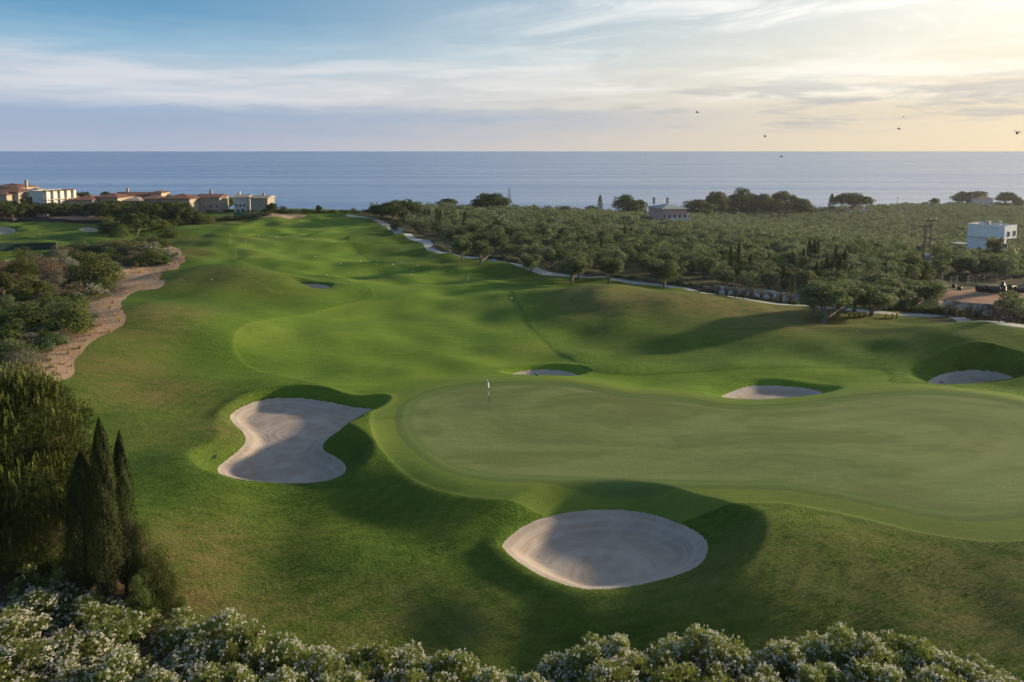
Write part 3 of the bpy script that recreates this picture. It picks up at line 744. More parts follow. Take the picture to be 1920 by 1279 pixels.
for kind, pm in (('white_oleander_far', P_WHITE), ('pink_oleander', P_PINK)):
    for k in range(2):
        r = np.random.default_rng(300 + k); V, F, ti, P, N = shrub_leaves(310 + k, 1.0, 1.3, 110, .055, 16, .35, .6)
        i = np.nonzero((N[:, 2] > -.1) & (P[:, 2] > .3))[0]; i = r.choice(i, 200, False)
        V2, F2, t2 = blossom(P[i] + N[i] * .02, N[i], .034, r, 5)
        proto(kind, ([('foliage', mesh_of('foliage', V, F, L_DARK, ti)), ('blossom', mesh_of('blossom', V2, F2, pm, t2))], 1.3))
# tufts of dry grass
for k in range(3):
    r = np.random.default_rng(350 + k); n = 90; a = r.uniform(0, 6.28, n); q = r.uniform(0, .12, n); e = r.uniform(.15, .5, n)
    P0 = np.c_[q * np.cos(a), q * np.sin(a), np.zeros(n)]; P1 = P0 + np.c_[e * np.cos(a) * .7, e * np.sin(a) * .7, r.uniform(.5, 1.0, n)]
    s = np.c_[-np.sin(a), np.cos(a), np.zeros(n)] * .018
    V = np.stack([P0 - s, P0 + s, P1 + s * .3, P1 - s * .3], 1).reshape(-1, 3)
    proto('tuft', ([('blades', mesh_of('grass_blades', V, np.arange(n * 4).reshape(-1, 4), L_STRAW, rep4(r.random(n))))], .9))

# ---------------------------------------------------------------- foreground: oleanders, pine, cypresses
def lance_bush(seed, Rx, H, nl, nf):
    """an oleander: leafy shoots pointing up and out all over a mound, white heads on many of them"""
    r = np.random.default_rng(seed); C, Rr = [], []
    for i in range(20):
        a = r.uniform(0, 6.28); q = r.random() ** .5; z = math.sqrt(max(.02, 1 - q * q)) * r.uniform(.45, .95)
        k = r.uniform(.24, .40) * Rx
        C.append([q * .78 * Rx * math.cos(a), q * .78 * Rx * math.sin(a), max(H * z - k * .5, .3)]); Rr.append([k, k, k * 1.05])
    C, Rr = np.array(C), np.array(Rr); ns = nl // 9
    P, N, ti = clumps(C, Rr, ns // 20, r, .55, .25); N[:, 2] += .55; N /= np.linalg.norm(N, axis=1)[:, None]
    m = len(P); Q = np.repeat(P, 9, 0); ax = np.repeat(N, 9, 0)          # 9 long leaves round each shoot
    d = ax * .75 + unit(m * 9, r) * .75; d /= np.linalg.norm(d, axis=1)[:, None]
    Q = Q - ax * r.uniform(0, .32, (m * 9, 1)); L = r.uniform(.13, .23, (m * 9, 1)); w = np.cross(d, unit(m * 9, r)); w /= np.linalg.norm(w, axis=1)[:, None] + 1e-9
    V = np.stack([Q, Q + d * L * .5 + w * .02, Q + d * L, Q + d * L * .5 - w * .02], 1).reshape(-1, 3)
    t9 = np.clip(np.repeat(ti, 9) + r.normal(0, .15, m * 9), 0, 1)
    outer = np.nonzero((N[:, 2] > .05))[0]; sc_ = np.array([np.min(np.sum(((p - C) / Rr) ** 2, 1)) for p in P[outer]])
    outer = outer[sc_ > .62]; pick = r.choice(outer, min(nf, len(outer)), False)
    cnt = r.integers(1, 4, len(pick)); HP = np.repeat(P[pick], cnt, 0) + r.normal(0, .06, (cnt.sum(), 3)) + np.repeat(N[pick], cnt, 0) * .05
    V2, F2, t2 = blossom(HP, np.repeat(N[pick], cnt, 0), .060, r, 9)
    b = MB()
    for i in range(9):
        c = C[r.integers(20)]; b.tube([[c[0] * .12, c[1] * .12, -.5], c * [.6, .6, .5], c], [.05, .035, .015], 5)
    return [('foliage', mesh_of('foliage', V, np.arange(len(V)).reshape(-1, 4), L_OLEA, rep4(t9))), ('blossom', mesh_of('blossom', V2, F2, P_WHITE, t2)), ('stem', mesh_mb('stem', b, B_DARK))]
for k in range(6): proto('oleander', (lance_bush(400 + k, 1.9, 2.9, 13500, (340, 210, 290, 140, 380, 240)[k]), 1.0))
proto('oleander_few', (lance_bush(420, 1.6, 2.6, 6500, 60), 1.0))

# (pixel of the top, depth, size, bare of flowers)
front = [(70,1095,36.5,1.15,0),(160,1120,36.0,1.0,0),(30,1150,34.0,1.15,0),(215,1145,34.8,.95,0),(120,1185,32.6,1.1,0),(20,1215,31.2,1.1,0),(205,1215,32.0,1.0,0),
         (340,1150,36.0,.85,0),(415,1140,35.5,1.0,0),(455,1175,34.0,.9,0),(365,1190,33.6,.95,0),(530,1198,34.0,1.0,0),(300,1245,32.0,.95,0),(420,1240,31.8,1.0,0),(600,1222,33.0,.95,0),
         (690,1212,33.6,.95,0),(760,1207,33.8,.95,0),(850,1222,33.2,.9,0),(925,1240,32.6,.85,0),(640,1258,31.2,.95,0),(520,1262,31.0,.95,0),(800,1262,31.2,.9,0),
         (1050,1220,33.4,.8,0),(1110,1200,34.0,.95,0),(1180,1195,34.0,1.0,0),(1290,1182,34.4,1.05,0),(1345,1190,34.0,1.0,0),(1240,1228,32.6,.95,0),(1400,1212,33.4,.95,0),(1140,1250,31.6,.95,0),
         (1490,1195,34.0,1.0,0),(1565,1180,34.4,1.05,0),(1630,1196,33.8,.95,0),(1700,1192,34.0,1.0,0),(1755,1212,33.4,.95,0),(1820,1238,32.6,.95,0),(1870,1262,31.8,.95,0),(1540,1240,32.2,1.0,0),(1660,1240,32.0,1.0,0),(1330,1248,31.8,1.0,0),(1450,1250,31.6,1.0,0),(1760,1262,31.2,1.0,0),(990,1268,31.6,.8,0)]
ORD = ['first','second','third','fourth','fifth','sixth','seventh','eighth','ninth','tenth','eleventh','twelfth','thirteenth','fourteenth','fifteenth','sixteenth']
secs = [(0, 270, 'below the cypresses'), (270, 985, 'of the hedge under the shaded rough'), (985, 1445, 'of the hedge before the round bunker'), (1445, 3000, 'of the hedge by its open end')]
for lo, hi, wh in secs:
    for row, (a, b) in (('front', (0, 33.0)), ('back', (33.0, 99))):
        sel = sorted([(q, i) for i, q in enumerate(front) if lo <= q[0] < hi and a <= q[2] < b])
        for k, ((px, py, Y, s, _), i) in enumerate(sel):
            top = at_depth(px, py, Y); z0 = float(height(np.array([top[0]]), np.array([Y]))[0])
            H = max(top[2] - z0, 1.2) / 2.75
            plant('oleander', 'oleander_bush', f'white oleander, {ORD[k]} from left in {row} row {wh}', 'bush', (top[0], Y, z0), H, s, 'white oleanders along the front edge', None, i)

def big_pine(seed, H, Rad, nshoot):
    r = np.random.default_rng(seed); C, Rr = [], []
    while len(C) < 120:
        a = r.uniform(0, 6.28); z = r.random(); q = math.sqrt(r.random())
        w = Rad * min(1.0, .55 + z * 2.2) * math.sqrt(max(0, 1 - (max(z - .30, 0) / .74) ** 2))
        k = r.uniform(.20, .31) * Rad
        C.append([q * w * .84 * math.cos(a), q * w * .84 * math.sin(a), H * (.14 + .725 * z)]); Rr.append([k, k, k * .72])
    C, Rr = np.array(C), np.array(Rr)
    P, N, ti = clumps(C, Rr, 330, r, .25, .8); N[:, 2] += .2; N /= np.linalg.norm(N, axis=1)[:, None]
    Q = np.repeat(P, 4, 0) + r.normal(0, .05, (len(P) * 4, 3)); d = np.repeat(N, 4, 0) + r.normal(0, .55, (len(P) * 4, 3)); d /= np.linalg.norm(d, axis=1)[:, None]
    w = np.cross(d, unit(len(Q), r)); L = r.uniform(.16, .30, (len(Q), 1))
    V = np.stack([Q - w * .021, Q + w * .021, Q + d * L + w * .010, Q + d * L - w * .010], 1).reshape(-1, 3)
    t0 = rep4(np.clip(np.repeat(ti, 4) * .55 + r.normal(0, .1, len(Q)), 0, .8))
    # upright young shoots on the upper side of every bough
    P, N, ti = clumps(C, Rr, max(1, nshoot // 120), r, .85, .3); k = N[:, 2] > .22; P, N = P[k], N[k]; m = len(P)
    L = r.uniform(.34, .66, m); ax = np.c_[r.normal(0, .10, m), r.normal(0, .10, m), np.ones(m)] + N * .10; ax /= np.linalg.norm(ax, axis=1)[:, None]
    nn = 26; u = np.tile(np.linspace(0.0, 1, nn), m); B = np.repeat(P, nn, 0) + np.repeat(ax * L[:, None], nn, 0) * u[:, None]
    d = np.repeat(ax, nn, 0) * 1.0 + unit(m * nn, r) * .50; d /= np.linalg.norm(d, axis=1)[:, None]; w = np.cross(d, unit(m * nn, r)); ln = (.15 - .07 * u)[:, None] * r.uniform(.7, 1.2, (m * nn, 1))
    V2 = np.stack([B - w * .015, B + w * .015, B + d * ln + w * .010, B + d * ln - w * .010], 1).reshape(-1, 3)
    t2 = rep4(np.clip(.62 + .38 * u + r.normal(0, .04, m * nn), 0, 1))
    b = MB(); b.tube([[0, 0, -.4], [.05, 0, H * .25], [-.1, .1, H * .6], [0, .1, H * .9]], [.34, .29, .18, .05], 10)
    for i in range(16):
        c = C[r.integers(100)]; z = max(H * .12, c[2] - 1.2); b.tube([[0, 0, z], [c[0] * .5, c[1] * .5, z * .6 + c[2] * .4], c], [.11, .07, .025], 6)
    return b, np.vstack([V, V2]), np.concatenate([t0, t2])
g = on_ground(42, 1062); top = at_depth(20, 688, g[1]); H = top[2] - g[2]
b, V, ti = big_pine(5, H, 6.1, 4600)
T_ = thing('pine_tree', 'big pine with upright pale green shoots beside the tall cypresses', 'tree', (g[0] - .9, g[1], g[2]))
mk('trunk', *(lambda o: (np.concatenate(b.V), [np.concatenate(b.F[k]) for k in (3, 4) if b.F[k]]))(0), B_PINE, T_, None, True)
mk('crown', V, np.arange(len(V)).reshape(-1, 4), L_CANDLE, T_, {'tint': ti})
# the slim cypresses beside it: leaves in long upright sprays, a trunk showing below
for px, py, ty, w, lab in ((203, 1143, 812, 1.55, 'tallest slim dark cypress, standing in front of its two neighbours'), (238, 1118, 832, 1.3, 'slim cypress on the fairway side of the tallest one'), (164, 1122, 868, 1.9, 'dark cypress half hidden between the big pine and the tallest cypress')):
    g = on_ground(px, py); H = at_depth(px, ty, g[1])[2] - g[2]
    V, F, ti = cypress_leaves(int(px), 1.0, .2, 20000, .0078)
    o = thing('cypress_tree', lab, 'tree', g, random.random() * 6, None, (w / .2, w / .2, H))
    mk('crown', V, F, L_CYP, o, {'tint': ti})
    MB().tube([[0, 0, -.04], [0, 0, .5], [0, 0, .92]], [.016, .010, .002], 7).build('trunk', B_DARK, o, True)
V, F, ti, P, N = shrub_leaves(777, 1.0, 1.0, 520, .026, 26, .28, 1.4, .15)
proto('feathery', ([('foliage', mesh_of('foliage', V, F, L_DARK, ti)), ('stem', mesh_mb('stem', stems(3, 1.0, 1.0, 9), B_DARK))], 1.0))
for px, py, ty, w, lab in ((268, 1120, 925, 62, 'tall feathery green shrub close behind the fairway side cypress'), (300, 1140, 990, 84, 'broad feathery shrub leaning out over the brown grass'), (322, 1160, 1075, 60, 'low feathery shrub at the edge of the brown grass'), (268, 1165, 1040, 70, 'dark feathery shrub at the foot of the cypresses'),
        (60, 1075, 985, 90, 'dark shrub in front of the pine trunk'), (125, 1070, 965, 80, 'tall dark shrub filling the gap below the pine crown'), (150, 1100, 1010, 70, 'dark shrub beside the half hidden cypress'),
        (95, 1085, 1010, 90, 'dark shrub in the shade below the pine crown'), (140, 1095, 1020, 70, 'dark shrub between the pine trunk and cypresses'), (5, 1085, 1000, 80, 'dark shrub at the left edge under the pine')):
    g = on_ground(px, py); Y = g[1]; plant('feathery', 'green_shrub', lab, 'shrub', g, (py - ty) * mpp(Y), w * mpp(Y))
for px, ty, Y, s, lab in ((275, 1140, 36.5, .75, 'sparse oleander with few flowers at the foot of the cypresses'), (70, 1050, 38.8, 1.0, 'shaded oleander with few flowers right behind the front hedge'), (120, 1060, 38.2, .8, 'shaded oleander with few flowers below the cypress trunks')):
    p = at_depth(px, ty, Y); z0 = float(height(np.array([p[0]]), np.array([Y]))[0]); plant('oleander_few', 'oleander_bush', lab, 'bush', (p[0], Y, z0), (p[2] - z0) / 2.5, s)
# ---------------------------------------------------------------- trees along the path and beyond
def by_px(kind, name, label, cat, px, py, ty, w, group=None, Y=None, variant=None, wk=1.0):
    """stand a plant on the ground seen at pixel (px, py); its top reaches row ty, its width is w photo pixels"""
    if Y is None: g = on_ground(px, py)
    else:
        p = at_depth(px, py, Y); g = np.array([p[0], Y, float(height(np.array([p[0]]), np.array([Y]))[0])])
    H = at_depth(px, ty, g[1])[2] - g[2]
    return plant(kind, name, label, cat, g, max(H, .3), w * mpp(g[1]) * wk, group, None, variant)

OL = [(866,489,444,40,'olive tree with round crown, first of two where the path bends'), (902,496,451,48,'olive tree with thick pale trunk, second of two where the path bends'),
      (995,514,474,44,'small olive tree standing alone on the grass beside the path'), (1070,531,478,62,'wide olive tree on the brown slope, front one of a close pair'),
      (1086,525,473,50,'olive tree behind the wide one, beside the path'), (1143,533,482,54,'olive tree with a stout trunk between the close pair and the last path tree'),
      (1245,542,484,64,'large round olive tree, last in the row along the path')]
for i, (a, b, c, w, l) in enumerate(OL): by_px('olive', 'olive_tree', l, 'tree', a, b, c, w, 'olive trees along the path', None, i)
OR = [(1547,607,528,100,'olive tree drooping low over the mulch ring, nearest to the green'), (1571,594,524,84,'olive tree right behind the drooping one in the clump'),
      (1631,592,530,100,'wide crowned olive with pale trunk in the middle of the clump'), (1604,586,526,84,'olive at the back of the clump by the hedge'),
      (1692,579,524,82,'olive in the clump with a yellow green board behind it'), (1741,577,524,66,'olive with V shaped trunk at the end of the clump'),
      (1522,592,532,66,'small olive on the printed fence side of the clump'), (1662,581,522,84,'dark olive behind the middle of the clump'), (1716,578,526,70,'low olive between the board fence and the V shaped one')]
for i, (a, b, c, w, l) in enumerate(OR): by_px('olive', 'olive_tree', l, 'tree', a, b, c, w, 'olive clump where the path meets the printed fence', None, i + 1)

CY = [(775,420,397,6),(782,419,394,6),(797,423,398,6),(805,424,399,6),(820,435,399,7),(826,436,401,7),(872,438,404,8),(931,448,417,7),(936,449,420,7),(925,446,421,6),(1125,404,373,7),
      (1172,465,432,7),(1183,467,433,7),(1128,490,453,8),(1369,533,472,9),(1384,536,465,9),(1406,536,485,10),(1506,522,474,8),(1517,510,458,10),(1526,512,459,9),(1532,512,461,8),
      (1549,543,492,9),(1565,538,471,10),(1572,538,484,9),(1582,540,477,12),(1470,546,507,9),(1530,545,500,9),(1486,563,527,7),(1558,545,497,8)]
wh = lambda x: ('near the far bend of the path' if x < 950 else 'standing alone against the sea' if x == 1125 else 'in the middle of the olive grove' if x < 1200 else 'behind the printed fence' if x < 1500 else 'in the group behind the olive clump')
gr = {}
for k, (a, b, c, w) in enumerate(CY): gr.setdefault(wh(a), []).append((a, b, c, w))
for h_, L in gr.items():
    for k, (a, b, c, w) in enumerate(sorted(L)):
        by_px('cypress', 'cypress_tree', 'narrow dark cypress ' + h_ if len(L) == 1 else f'narrow dark cypress, {ORD[k]} from the left of those {h_}', 'tree', a, b, c - 5, w * 1.6, 'slim cypresses among the olives')

# umbrella pines and broad trees on the coast: (kind, px, base, top, width, label)
CO = [('pine',716,412,380,54,'umbrella pine at the open end of the dark clump by the path'), ('pine',737,416,375,62,'tall umbrella pine in the middle of the dark clump by the path'), ('pine',757,413,372,60,'umbrella pine rising highest in the dark clump by the path'), ('pine',772,414,379,46,'umbrella pine at the grove side of the dark clump'),
      ('pine',838,394,369,44,'lone umbrella pine seen against the sea above the grove'), ('pine',921,402,359,70,'biggest domed umbrella pine against the sea, beside the bare mast tree'),
      ('broad',1183,402,363,66,'spreading dark broadleaf tree against the sea beside the pink house'), ('broad',1310,402,374,66,'wide dark hedge-like tree beside the pink house'), ('broad',1345,398,358,46,'open crowned tree over the roof of the yellow house'), ('broad',1392,398,351,62,'tallest open crowned tree behind the yellow house'),
      ('broad',1368,402,372,34,'small dark tree in front of the yellow house'), ('broad',1406,403,377,46,'light green tree beside the yellow house'), ('broad',1442,406,362,62,'dense dark tree, biggest beside the light green one'), ('broad',1470,402,358,56,'dark tree behind the dense one by the yellow house'), ('broad',1503,408,371,46,'ragged dark tree at the seaward end of that clump'),
      ('pine',1597,402,359,72,'broad low umbrella pine above the flat white villas'), ('cypress',1559,402,366,14,'short dark cypress beside the broad umbrella pine'), ('pine',1803,386,357,40,'umbrella pine over the roof of the far white villa, lower one'), ('pine',1828,386,354,48,'umbrella pine over the roof of the far white villa, higher one'), ('pine',1886,386,358,40,'umbrella pine standing free on the far coast'),
      ('broad',1909,390,369,22,'small dark tree at the frame edge on the far coast'), ('broad',1752,386,371,20,'small round tree beside the white chimney house'),
      ('broad',1107,404,385,24,'small round tree above the flat roofed ruin'), ('broad',1062,408,385,30,'dark spiky tree in the grove near the flat roofed ruin')]
for i, (k, a, b, c, w, l) in enumerate(CO): by_px(k, {'pine': 'umbrella_pine', 'broad': 'broadleaf_tree', 'cypress': 'cypress_tree'}[k], l, 'tree', a, b, c, w)
# low bushes along the edge of the land
r_ = np.random.default_rng(3)
for x in np.arange(506, 1010, 11):
    x += r_.uniform(-4, 4); y = 399 if x < 700 else 396; top = (r_.uniform(381, 391) if x < 580 else r_.uniform(386, 392)) if x < 660 else r_.uniform(384, 392)
    if 690 < x < 790: continue
    by_px('coast', 'coast_bush', 'low dark bush at the edge of the land, resort side of the path' if x < 700 else 'low dark bush at the edge of the land above the grove', 'bush', x, y + r_.uniform(-2, 2), top, r_.uniform(14, 30), 'bushes along the coast edge behind the fairway' if x < 700 else 'bushes along the coast edge above the grove')
for x in np.arange(1010, 1915, 12):
    x += r_.uniform(-5, 5)
    if 1225 < x < 1292: continue
    e = np.interp(x, [1000, 1280, 1500, 1660, 1920], [396, 398, 396, 388, 383]); by_px('coast', 'coast_bush', 'low dark bush at the edge of the land beyond the olive grove', 'bush', x, e + 2, e - r_.uniform(5, 13), r_.uniform(16, 34), 'bushes along the coast edge beyond the grove')

# the tall bare-armed tree beside the big umbrella pine
g = on_ground(955, 398); H = at_depth(955, 349, g[1])[2] - g[2]
o = thing('tall_conifer', 'tall thin conifer with short level arms against the sea', 'tree', g)
b = MB(); b.tube([[0, 0, -.4], [0, 0, H]], [.22, .04], 6); b.build('trunk', B_DARK, o, True)
b = MB()
for i in range(13):
    z = H * (.30 + .68 * i / 13); L = 1.9 * (1 - i / 14) + .2
    for k in range(5):
        a = k * 1.257 + i; b.tube([[0, 0, z], [L * math.cos(a), L * math.sin(a), z + .25]], [.09, .04], 4)
b.build('crown', L_DARK, o)

# ---------------------------------------------------------------- olive grove: the nearest 290 as trees, the rest as one mass
KEEP = [(1257, 430, 34), (1862, 487, 50), (1735, 540, 20), (1690, 400, 14), (1005, 404, 26), (1085, 410, 10), (1380, 396, 16), (1610, 402, 24), (1845, 384, 24), (1768, 388, 16)]
pts = []
xs_, ys_ = np.meshgrid(np.arange(-70, 470, 6.1), np.arange(95, 690, 6.1))
px_, py_ = xs_.ravel() + r_.normal(0, .9, xs_.size), ys_.ravel() + r_.normal(0, .9, xs_.size)
ca, sa = math.cos(.35), math.sin(.35); cx_, cy_ = 150., 350.
px_, py_ = cx_ + (px_ - cx_) * ca - (py_ - cy_) * sa, cy_ + (px_ - cx_) * sa + (py_ - cy_) * ca
dl = PATH.sd(px_, py_); d_ = (px_ + 48.0) * .818 + (py_ - 257.0) * .576
ycst = np.interp(px_, [-260, -60, -20, 42, 118, 277, 436, 1200], [318, 322, 352, 420, 486, 600, 665, 700])
bey = beyond(px_, py_)
ok = (bey > 6.0) & (dl > 3.5) & (px_ > _pp[0, 0] + 4) & (py_ < ycst - 5) & (np.abs(px_) < py_ * .73 + 6) & (py_ > 100) & (PLOT.sd(px_, py_) > 7) & (px_ > -60 + 0 * py_)
ok &= ~((px_ > 36) & (bey < 16))
px_, py_ = px_[ok], py_[ok]; pz_ = height(px_, py_)
def to_px(x, y, z):
    zf = y * math.cos(PITCH) - (z - CAM_Z) * math.sin(PITCH); yu = y * math.sin(PITCH) + (z - CAM_Z) * math.cos(PITCH)
    return 960 + FPX * x / zf, CPY - FPX * yu / zf
qx, qy = to_px(px_, py_, pz_)
keep = np.ones(len(px_), bool)
for a, b_, w in KEEP:
    c = on_ground(a, b_); keep &= ~((np.abs(qx - a) < w) & (py_ < c[1] + 12) & (py_ > c[1] - 10))
keep &= r_.random(len(px_)) > .05
px_, py_, pz_ = px_[keep], py_[keep], pz_[keep]
o_ = np.argsort(py_); hts = r_.uniform(3.6, 5.2, len(o_)); wds = hts * r_.uniform(1.0, 1.3, len(o_))
N_IND = 290
for n_, i in enumerate(o_[:N_IND]):
    plant('grove_olive', 'grove_olive_tree', 'grey green olive tree in the dense grove between path and sea', 'tree', (px_[i], py_[i], pz_[i]), hts[n_], wds[n_], 'olive trees of the grove')
far = o_[N_IND:]
tv = [olive_parts(900 + k, 1.0, 1.1, 24, .082, 18, .12)[1] for k in range(6)]
Vs, Ts = [], []
for n_, i in enumerate(far):
    V, F, ti = tv[n_ % 6]; a = r_.uniform(0, 6.28); c, s = math.cos(a), math.sin(a); H = hts[N_IND + n_]; w = wds[N_IND + n_] / 1.1
    Vs.append(np.c_[(V[:, 0] * c - V[:, 1] * s) * w + px_[i], (V[:, 0] * s + V[:, 1] * c) * w + py_[i], V[:, 2] * H + pz_[i]]); Ts.append(np.clip(ti + r_.normal(0, .18), 0, 1))
o = mk('olive_grove', np.vstack(Vs), np.arange(sum(map(len, Vs))).reshape(-1, 4), L_OLIVE2, None, {'tint': np.concatenate(Ts)})
o['kind'] = 'stuff'; o['label'] = 'far part of the grey green olive grove reaching to the sea'
print('grove trees', len(o_), 'quads far', sum(map(len, Vs)) // 4)

# taller dark trees among the olives
for i, (a, b, c, w, l) in enumerate([(1094,455,430,32,'bright green round tree standing above the olives'), (1020,448,428,40,'dark round tree in the grove nearest the path bend'), (985,450,434,36,'olive with a tall silver crown at the near side of the grove'), (1060,446,426,36,'dark broad tree beside the bright green round one'), (745,432,414,30,'dark shrub tree under the umbrella pines'), (915,440,412,30,'dark upright tree among the far olives'), (1655,514,478,50,'dark broad tree beside the transformer poles'), (1715,534,480,62,'big dark tree under the transformer poles'), (1800,520,478,60,'big olive with open crown behind the black tanks'), (1880,518,476,70,'big olive with open crown at the frame edge behind the tanks'), (1770,512,474,52,'big olive between the transformer poles and the tanks'), (1840,520,482,50,'dark olive in the row behind the wire fence')]):
    by_px('broad' if 'dark' in l or 'bright' in l else 'olive', 'broadleaf_tree' if 'dark' in l or 'bright' in l else 'olive_tree', l, 'tree', a, b, c, w)

# low grey shrubs and hedge on the far side of the path
for x in np.arange(990, 1345, 9.5):
    y = float(np.interp(x, [a for a, _ in path_px], [b for _, b in path_px])) - 7.5
    by_px('grey' if r_.random() < .6 else 'mid', 'border_shrub', 'low grey green shrub in the border along the far side of the path', 'shrub', x + r_.uniform(-3, 3), y - r_.uniform(0, 3), y - r_.uniform(8, 14), r_.uniform(13, 22), 'border shrubs along the path')
for x in np.arange(812, 985, 9):
    y = float(np.interp(x, [a for a, _ in path_px], [b for _, b in path_px])) - 6
    by_px('mid' if r_.random() < .6 else 'grey', 'border_shrub', 'low shrub in the border where the path bends', 'shrub', x + 3, y, y - r_.uniform(6, 11), r_.uniform(12, 20), 'border shrubs at the path bend')
for x in np.arange(1675, 1840, 10):
    y = float(np.interp(x, [a for a, _ in path_px], [b for _, b in path_px])) - 11
    by_px('shrub', 'hedge_shrub', 'dark green shrub of the low hedge between path and printed fence', 'shrub', x + r_.uniform(-3, 3), y, y - r_.uniform(12, 17), r_.uniform(20, 28), 'dark hedge shrubs by the printed fence')
for x in np.arange(1345, 1500, 12):
    y = float(np.interp(x, [a for a, _ in path_px], [b for _, b in path_px])) - 7
    by_px('shrub', 'hedge_shrub', 'low dark shrub at the foot of the long printed fence', 'shrub', x, y, y - r_.uniform(6, 9), r_.uniform(16, 22), 'low dark shrubs at the long printed fence')
for i, x in enumerate([1592, 1602, 1611, 1621, 1660, 1673, 1682]):
    by_px('tuft', 'grass_tuft', 'brown ornamental grass tuft in the bed under the olive clump', 'grass tuft', x, 595 + (x - 1592) * .03, 583 + (i % 3), 10, 'ornamental grasses under the olive clump')

# ---------------------------------------------------------------- the planted dune on the left
SH = [('feathery','conifer_tree',45,522,450,46,'tall irregular young conifer rising above the scrub in front of the green screen'), ('pine','pine_tree',6,566,508,52,'small round pine with a bare stem at the frame edge'),
 ('shrub','green_shrub',60,556,512,64,'green shrub below the young conifer'), ('shrub','green_shrub',150,492,462,56,'round dark shrub with yellow lit top, centre of the scrub'), ('shrub','green_shrub',182,534,474,72,'largest dark green shrub behind the sand'), ('shrub','green_shrub',194,546,514,38,'low green shrub touching the sand beside the largest one'),
 ('pink_oleander','oleander_bush',136,554,523,36,'pink oleander beside the round white one on the sand'), ('white_oleander_far','oleander_bush',172,563,524,48,'round white oleander at the edge of the sand'),
 ('shrub','green_shrub',208,492,463,48,'dark shrub with sunlit top above the brown cushion'), ('brown','dry_shrub',236,497,477,30,'round greyish brown cushion shrub on the sand'), ('pink_oleander','oleander_bush',253,490,467,36,'oleander with deep pink heads in the far scrub'), ('white_oleander_far','oleander_bush',283,474,452,44,'wide white oleander near the fairway'), ('white_oleander_far','oleander_bush',314,482,462,30,'white oleander at the tip of the scrub'),
 ('shrub','green_shrub',278,496,468,58,'low dark green shrub below the wide white oleander'), ('shrub','green_shrub',302,495,474,36,'dark shrub at the tip of the scrub by bare sand'), ('grey','grey_shrub',262,498,484,20,'small grey shrub next to the brown cushion'), ('tuft','grass_tuft',257,503,488,12,'big straw coloured tuft next to the brown cushion'),
 ('lime','light_shrub',226,472,442,54,'light yellow green broom bush, tallest of the pale ones'), ('lime','light_shrub',190,470,447,44,'light green bush between green screen and broom'), ('lime','light_shrub',252,472,446,46,'pale green bush beside the big domed pine'), ('shrub','green_shrub',276,464,434,64,'dark bush below the big domed pine'), ('white_oleander_far','oleander_bush',188,476,456,30,'small white oleander among the pale bushes'), ('white_oleander_far','oleander_bush',236,458,444,26,'white oleander behind the broom bush'),
 ('shrub','green_shrub',62,614,563,88,'broad dark shrub low on the dune'), ('shrub','green_shrub',134,622,556,76,'dark green shrub at the sand, nearest the camera'), ('shrub','green_shrub',14,645,588,74,'dark shrub at the frame edge above the grey cushions'), ('grey','grey_shrub',75,634,608,54,'silver grey cushion shrub'), ('grey','grey_shrub',52,648,620,54,'pale silver cushion at the near end of the dune'), ('brown','dry_shrub',110,562,536,64,'dry brown shrub between the oleanders and dark shrubs'), ('brown','dry_shrub',104,528,499,54,'greyish dead shrub in the middle of the scrub'), ('shrub','green_shrub',162,522,488,62,'dark shrub behind the pink oleander'),
 ('grey','grey_shrub',176,596,581,30,'small grey shrub lying on bare sand'), ('mid','green_shrub',96,652,618,50,'olive green shrub at the near end of the dune'), ('mid','green_shrub',30,668,628,60,'olive green shrub by the frame edge, near end of the dune'), ('brown','dry_shrub',118,640,612,36,'dry brown bush beside the nearest dark shrub'), ('shrub','green_shrub',86,590,552,58,'dark shrub in the shade above the broad one'), ('mid','green_shrub',120,596,562,56,'mid green shrub behind the nearest dark shrub'),
 ('brown','dry_shrub',12,520,478,60,'dry brown thicket at the frame edge below the green screen'), ('brown','dry_shrub',62,500,470,50,'dry thicket behind the young conifer'), ('brown','dry_shrub',88,512,478,46,'reddish brown thicket in front of the screen'), ('brown','dry_shrub',118,478,452,40,'brown bush at the end of the green screen'), ('mid','green_shrub',150,474,448,42,'grey green bush at the end of the green screen'), ('grey','grey_shrub',110,484,464,30,'small mauve grey bush before the screen'), ('grey','grey_shrub',124,505,478,44,'grey leaved bush in the middle of the scrub'), ('lime','light_shrub',100,500,480,36,'pale green bush left of the round dark shrub'),
 ('shrub','green_shrub',30,590,560,60,'dark green shrub under the small round pine'), ('shrub','green_shrub',4,615,575,60,'dark shrub below the small pine, half cut by the frame'),('mid','green_shrub',215,480,458,40,'grey green shrub behind the dark sunlit one'), ('shrub','green_shrub',248,482,462,40,'green shrub behind the deep pink oleander'), ('shrub','green_shrub',296,462,440,40,'dark bush on the fairway side of the domed pine'), ('shrub','green_shrub',318,446,428,30,'small dark bush at the fairway side of the trees'),
 ('brown','dry_shrub',85,545,518,50,'brown twiggy shrub beside the green shrub'), ('mid','green_shrub',205,512,486,40,'green shrub on top of the bare sand')]
for k, n, a, b, c, w, l in SH: by_px(k, n, l, {'conifer_tree': 'tree', 'pine_tree': 'tree', 'grass_tuft': 'grass tuft'}.get(n, 'shrub'), a, b, c, w * (1.0 if n in ('grass_tuft', 'pine_tree') else 1.32 if n == 'oleander_bush' else 1.22))
